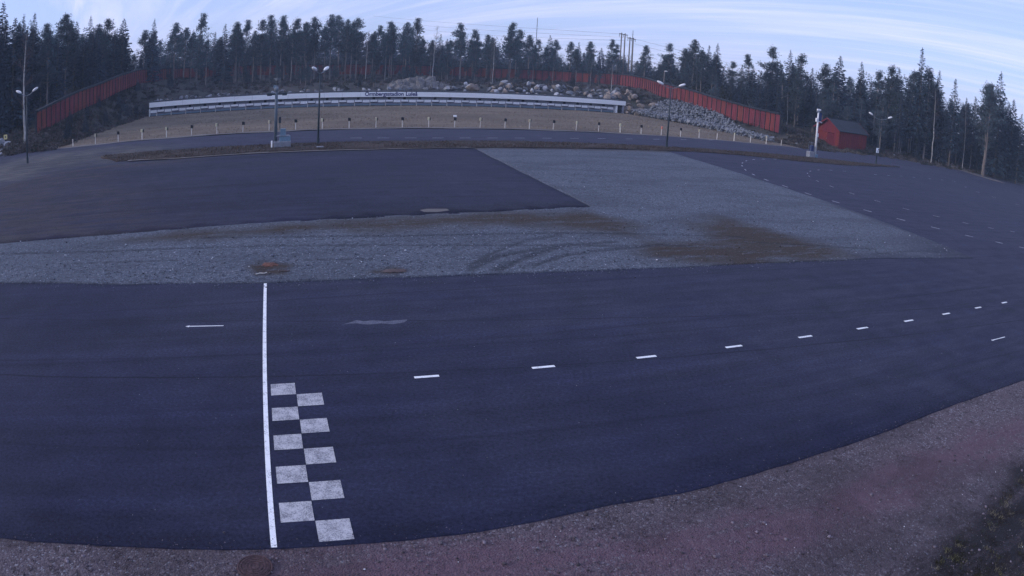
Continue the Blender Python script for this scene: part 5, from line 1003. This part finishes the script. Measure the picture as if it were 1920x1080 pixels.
# the trees that shape the skyline: x, top y, kind, distance beyond the fence (or absolute), label
SK = [(45, 28, 'spruce', 96, 'ragged tall spruce beside the left lamp'), (8, 4, 'spruce', 94, 'dense dark spruce filling the left picture edge'), (30, 34, 'spruce', 92, 'narrow spruce just right of the left edge spruce'), (66, 24, 'spruce', 100, None), (90, 45, 'pine', 106, None), (123, 27, 'pine', 108, 'broad pine with brownish top above the left fence'), (145, 40, 'spruce', 112, None), (171, 30, 'spruce', 116, 'pointed spruce above the middle of the left fence'), (188, 46, 'pine', 118, None), (204, 33, 'pine', 120, None), (233, 35, 'spruce', 124, 'full spruce left of the wide sky gap'),
      (272, 57, 'pine', 138, None), (290, 36, 'spruce', 136, 'slim spruce right of the first wide sky gap'), (330, 43, 'pine', 150, 'round topped pine with loose crown near the left shelter end'), (349, 52, 'pine', 158, None), (375, 26, 'pine', 146, 'tallest open crowned pine above the left end of the shelter'), (404, 60, 'spruce', 165, None), (423, 45, 'spruce', 150, None), (447, 41, 'pine', 148, None), (461, 38, 'pine', 155, None), (494, 35, 'pine', 152, None), (513, 29, 'pine', 150, None), (538, 29, 'pine', 152, None), (560, 33, 'pine', 155, None), (578, 40, 'pine', 160, None), (595, 31, 'pine', 150, 'high pine straight above the centre left lamp'), (624, 28, 'pine', 150, None), (640, 28, 'pine', 156, None), (673, 32, 'pine', 152, 'pine with leaning double trunk left of the lettering'), (708, 48, 'pine', 165, None), (735, 41, 'pine', 158, None), (764, 41, 'pine', 162, None), (783, 34, 'pine', 156, 'bushy topped pine above the rock outcrop'), (827, 64, 'spruce', 170, None), (868, 44, 'pine', 160, 'broad pine right of the pale bare birch'), (890, 54, 'pine', 168, None), (916, 64, 'pine', 172, None), (961, 43, 'pine', 162, 'wide pine left of the thin radio mast'), (976, 54, 'pine', 172, None), (994, 66, 'pine', 180, None), (1011, 73, 'pine', 184, None), (1032, 66, 'spruce', 182, None), (1044, 75, 'pine', 185, None), (1072, 78, 'pine', 188, None), (1086, 79, 'spruce', 188, None), (1107, 78, 'pine', 186, None), (1128, 90, 'spruce', 188, None), (1146, 74, 'pine', 184, None), (1158, 83, 'pine', 186, None),
      (1211, 85, 'pine', 168, 'flat topped pine just right of the power pylons'), (1257, 80, 'pine', 158, None), (1287, 91, 'pine', 145, None), (1304, 74, 'pine', 140, 'highest pine behind the middle of the right fence'), (1330, 85, 'spruce', 138, None), (1346, 81, 'spruce', 134, 'dark pointed spruce behind the right fence'), (1374, 114, 'pine', 132, None), (1392, 122, 'spruce', 130, None), (1409, 103, 'pine', 124, None), (1452, 86, 'pine', 128, 'tall pale hazy pine behind the near end of the red fence'), (1483, 94, 'spruce', 122, None), (1504, 100, 'pine', 120, None), (1524, 127, 'spruce', 124, None), (1548, 120, 'pine', 118, 'pine with a long bare trunk behind the shed gable'), (1576, 105, 'spruce', 122, 'layered spruce rising behind the shed roof'), (1616, 117, 'spruce', 122, None), (1646, 133, 'pine', 124, None), (1671, 124, 'pine', 124, None), (1687, 127, 'spruce', 126, None), (1714, 134, 'pine', 126, None), (1730, 89, 'spruce', 120, 'tallest slender spruce on the right, rising above its neighbours'), (1744, 126, 'pine', 122, None), (1762, 133, 'spruce', 124, 'narrow spruce right of the tallest spruce'), (1792, 148, 'spruce', 122, 'cone shaped spruce left of the low gap in the treeline'), (1813, 184, 'spruce', 130, None), (1830, 181, 'spruce', 132, None), (1856, 155, 'pine', 122, 'tall pine with flat crown near the right picture edge'), (1878, 135, 'spruce', 124, 'tall layered spruce near the right picture edge'), (1901, 187, 'spruce', 128, None), (1916, 214, 'spruce', 126, None)]
GEN = {('pine', 0): 'dark pine in the wood behind the left fence', ('spruce', 0): 'dark spruce in the wood behind the left fence', ('pine', 1): 'tall pine in the wood behind the shelter', ('spruce', 1): 'dark spruce in the wood behind the shelter', ('pine', 2): 'pine in the wood behind the right stretch of red fence', ('spruce', 2): 'spruce in the wood behind the right stretch of red fence', ('pine', 3): 'pine in the forest right of the red shed', ('spruce', 3): 'spruce in the forest right of the red shed', ('birch', 0): 'bare birch among the left trees', ('birch', 1): 'thin bare birch on the hill behind the shelter', ('birch', 2): 'bare birch behind the right fence', ('birch', 3): 'bare birch in the forest right of the shed'}
GRP = ['trees behind the left fence', 'trees on the hill behind the shelter', 'trees behind the right fence', 'trees of the forest right of the shed']
def zone(px): return 0 if px < 265 else 1 if px < 1195 else 2 if px < 1500 else 3
for i, (px, y, kd, D, lab) in enumerate(SK):
    x, yy, z = spot(px, y, D); tree(kd, x, yy, z, lab or GEN[(kd, zone(px))], None if lab else GRP[zone(px)], wide=1.1)
# pines standing inside the fence, whose long trunks show against it
FR = [(362, 60, 150), (389, 75, 146), (415, 70, 152), (444, 48, 150), (452, 60, 149), (478, 58, 152), (510, 55, 148), (531, 38, 147), (550, 50, 146), (575, 44, 148), (588, 70, 150), (613, 50, 149), (653, 36, 145), (662, 40, 146), (701, 58, 147), (726, 62, 150), (738, 52, 152), (760, 58, 150), (810, 75, 153), (842, 80, 155), (866, 60, 155), (894, 66, 156), (924, 70, 155), (958, 62, 158), (970, 68, 158), (1002, 84, 160), (1040, 92, 165), (1083, 96, 160), (1110, 100, 160)]
for px, y, D in FR:
    x, yy, z = spot(px, y, D); tree('pine', x, yy, z, 'slim pine standing inside the rear red fence, its bare trunk showing', 'slim pines inside the rear fence', which=rnd.choice((1, 3, 5, 7)), wide=0.82)
for px, y, D, lab in ((816, 50, 148, 'pale bare birch rising above the outcrop'), (690, 60, 144, 'white trunked birch left of the outcrop'), (928, 72, 152, 'white twin birch right of the outcrop'), (1149, 120, 140, 'small bare birch near the right end of the shelter'), (1480, 175, 112, 'small bare birch beside the near end of the red fence'), (1815, 200, 124, 'pale trunked birch beside the forest track')):
    x, yy, z = spot(px, y, D); tree('birch', x, yy, z, lab, None, wide=0.9)
_b = hit(46, 271); x, yy, z = spot(59, 62, math.hypot(_b[0], _b[1])); tree('birch', float(_b[0]), float(_b[1]), z, 'tall pale birch trunk directly behind the left lamp', None, which=0, wide=1.3)
x, yy, z = spot(1858, 158, 118); tree('pine', x, yy, z, 'pine with long pinkish trunk right of the forest track', None, which=3, wide=1.1)
# the rest of the wood
def fill(n, x0, x1, dlo, dhi, tlo, thi, pine=0.6, birch=0.03, wide=1.0):
    for _ in range(n):
        px = rnd.uniform(x0, x1); D = Dfence(px) + rnd.uniform(dlo, dhi); e0 = max(env(px - 6), env(px), env(px + 6)); y = e0 + rnd.uniform(tlo, thi); x, yy, z = spot(px, y, D); q = rnd.random()
        P_ = np.array([[x, yy]])
        if sdist(P_, MAIN)[0] < 2: continue
        kd = 'birch' if q < birch else 'pine' if q < pine else 'spruce'; tree(kd, x, yy, z, GEN[(kd, zone(px))], GRP[zone(px)], wide=wide)
fill(46, -50, 62, 5, 24, 6, 70, 0.12); fill(52, 62, 270, 4, 32, 8, 55, 0.5)
fill(110, 265, 1190, 5, 34, 8, 42, 0.72, 0.04); fill(36, 1190, 1300, 6, 50, 6, 34, 0.6); fill(52, 1300, 1500, 7, 38, 8, 60, 0.55)
fill(130, 1500, 1960, 3, 42, 6, 75, 0.44, 0.05)
# small young trees in front
for _ in range(70):
    px = rnd.uniform(300, 1130); v = rnd.uniform(60, 100); p = plane_v(px, 150, v); tree('spruce' if rnd.random() < .3 else 'pine', p[0], p[1], H1(p[0], p[1]) + rnd.uniform(1.5, 5.0), 'young conifer on the hill behind the shelter', 'young trees on the hill', which=rnd.choice((0, 2, 3)), wide=0.9)
for _ in range(55):
    px = rnd.uniform(285, 860); v = rnd.uniform(88, 102); p = plane_v(px, 150, v); tree('spruce' if rnd.random() < .4 else 'pine', p[0], p[1], H1(p[0], p[1]) + rnd.uniform(2.5, 5.2), 'young conifer on the hill behind the shelter', 'young trees on the hill', which=rnd.choice((0, 2, 3)), wide=1.0)
for _ in range(16):
    u, v = rnd.uniform(-47, -43), rnd.uniform(6, 58); x, y = uv2(u, v); tree('spruce', x, y, H1(x, y) + rnd.uniform(1.2, 2.6), 'small young spruce on the slope below the left fence', 'young trees on the left slope', wide=0.9)
for _ in range(34):
    px = rnd.uniform(1600, 1920); p = at_d(px, 300, Dfence(px) + rnd.uniform(3, 20)); 
    if sdist(np.array([p[:2]]), MAIN)[0] < 2: continue
    tree('spruce' if rnd.random() < .5 else 'birch', p[0], p[1], H1(p[0], p[1]) + rnd.uniform(2, 5), 'young tree at the foot of the forest right of the shed', 'young trees right of the shed', wide=0.9)
label_rest()
# distant wood behind, one mass
def far_wood():
    Vs, Fs, Cs, base = [], [], [], 0; pool = [make_spruce(50 + s, .02, 1.3, 72, 18)[1] for s in range(3)] ; data = []
    for cm in pool: V = np.empty(len(cm.vertices) * 3, np.float32); cm.vertices.foreach_get('co', V); V = V.reshape(-1, 3); data.append(V[:len(V) // 4 * 4])
    for k in range(520):
        px = -50 + 2010 * (k + rnd.random()) / 520; D = Dfence(px) + rnd.uniform(40, 95); e0 = max(env(px - 8), env(px), env(px + 8)); y = e0 + rnd.uniform(7, 30); x, yy, z = spot(px, y, D); z0 = H1(x, yy); h = max(4, z - z0); V = rnd.choice(data); a = rnd.uniform(0, 6.28); s = h / 15; w = s**.5 * 1.25
        X = (V[:, 0] * math.cos(a) - V[:, 1] * math.sin(a)) * w + x; Y = (V[:, 0] * math.sin(a) + V[:, 1] * math.cos(a)) * w + yy; Vs.append(np.column_stack([X, Y, V[:, 2] * s + z0])); Fs.append(np.arange(len(V)).reshape(-1, 4) + base); base += len(V)
    tag(link('far_forest', mesh_np('far_forest', np.vstack(Vs), np.vstack(Fs)), MT['spruce']), 'far dark wood closing the view behind the nearer trees', 'forest', kind='stuff')
far_wood()
def haze():
    o = MB().box((0, 200, 22), (1260, 1070, 47)).build('haze', None); m = bpy.data.materials.new('haze_air'); m.use_nodes = True; nt = m.node_tree; nt.nodes.clear(); out = nt.nodes.new('ShaderNodeOutputMaterial'); v = nt.nodes.new('ShaderNodeVolumePrincipled')
    v.inputs['Color'].default_value = (0.62, 0.78, 1.0, 1); v.inputs['Density'].default_value = 0.00062; v.inputs['Anisotropy'].default_value = 0.0; nt.links.new(v.outputs[0], out.inputs['Volume']); o.data.materials.append(m); tag(o, kind='stuff')
haze()
print('objects', len(bpy.data.objects), 'tris', sum(len(o.data.loop_triangles) if False else len(o.data.polygons) for o in bpy.data.objects if o.type == 'MESH' and o.data.users == 1))
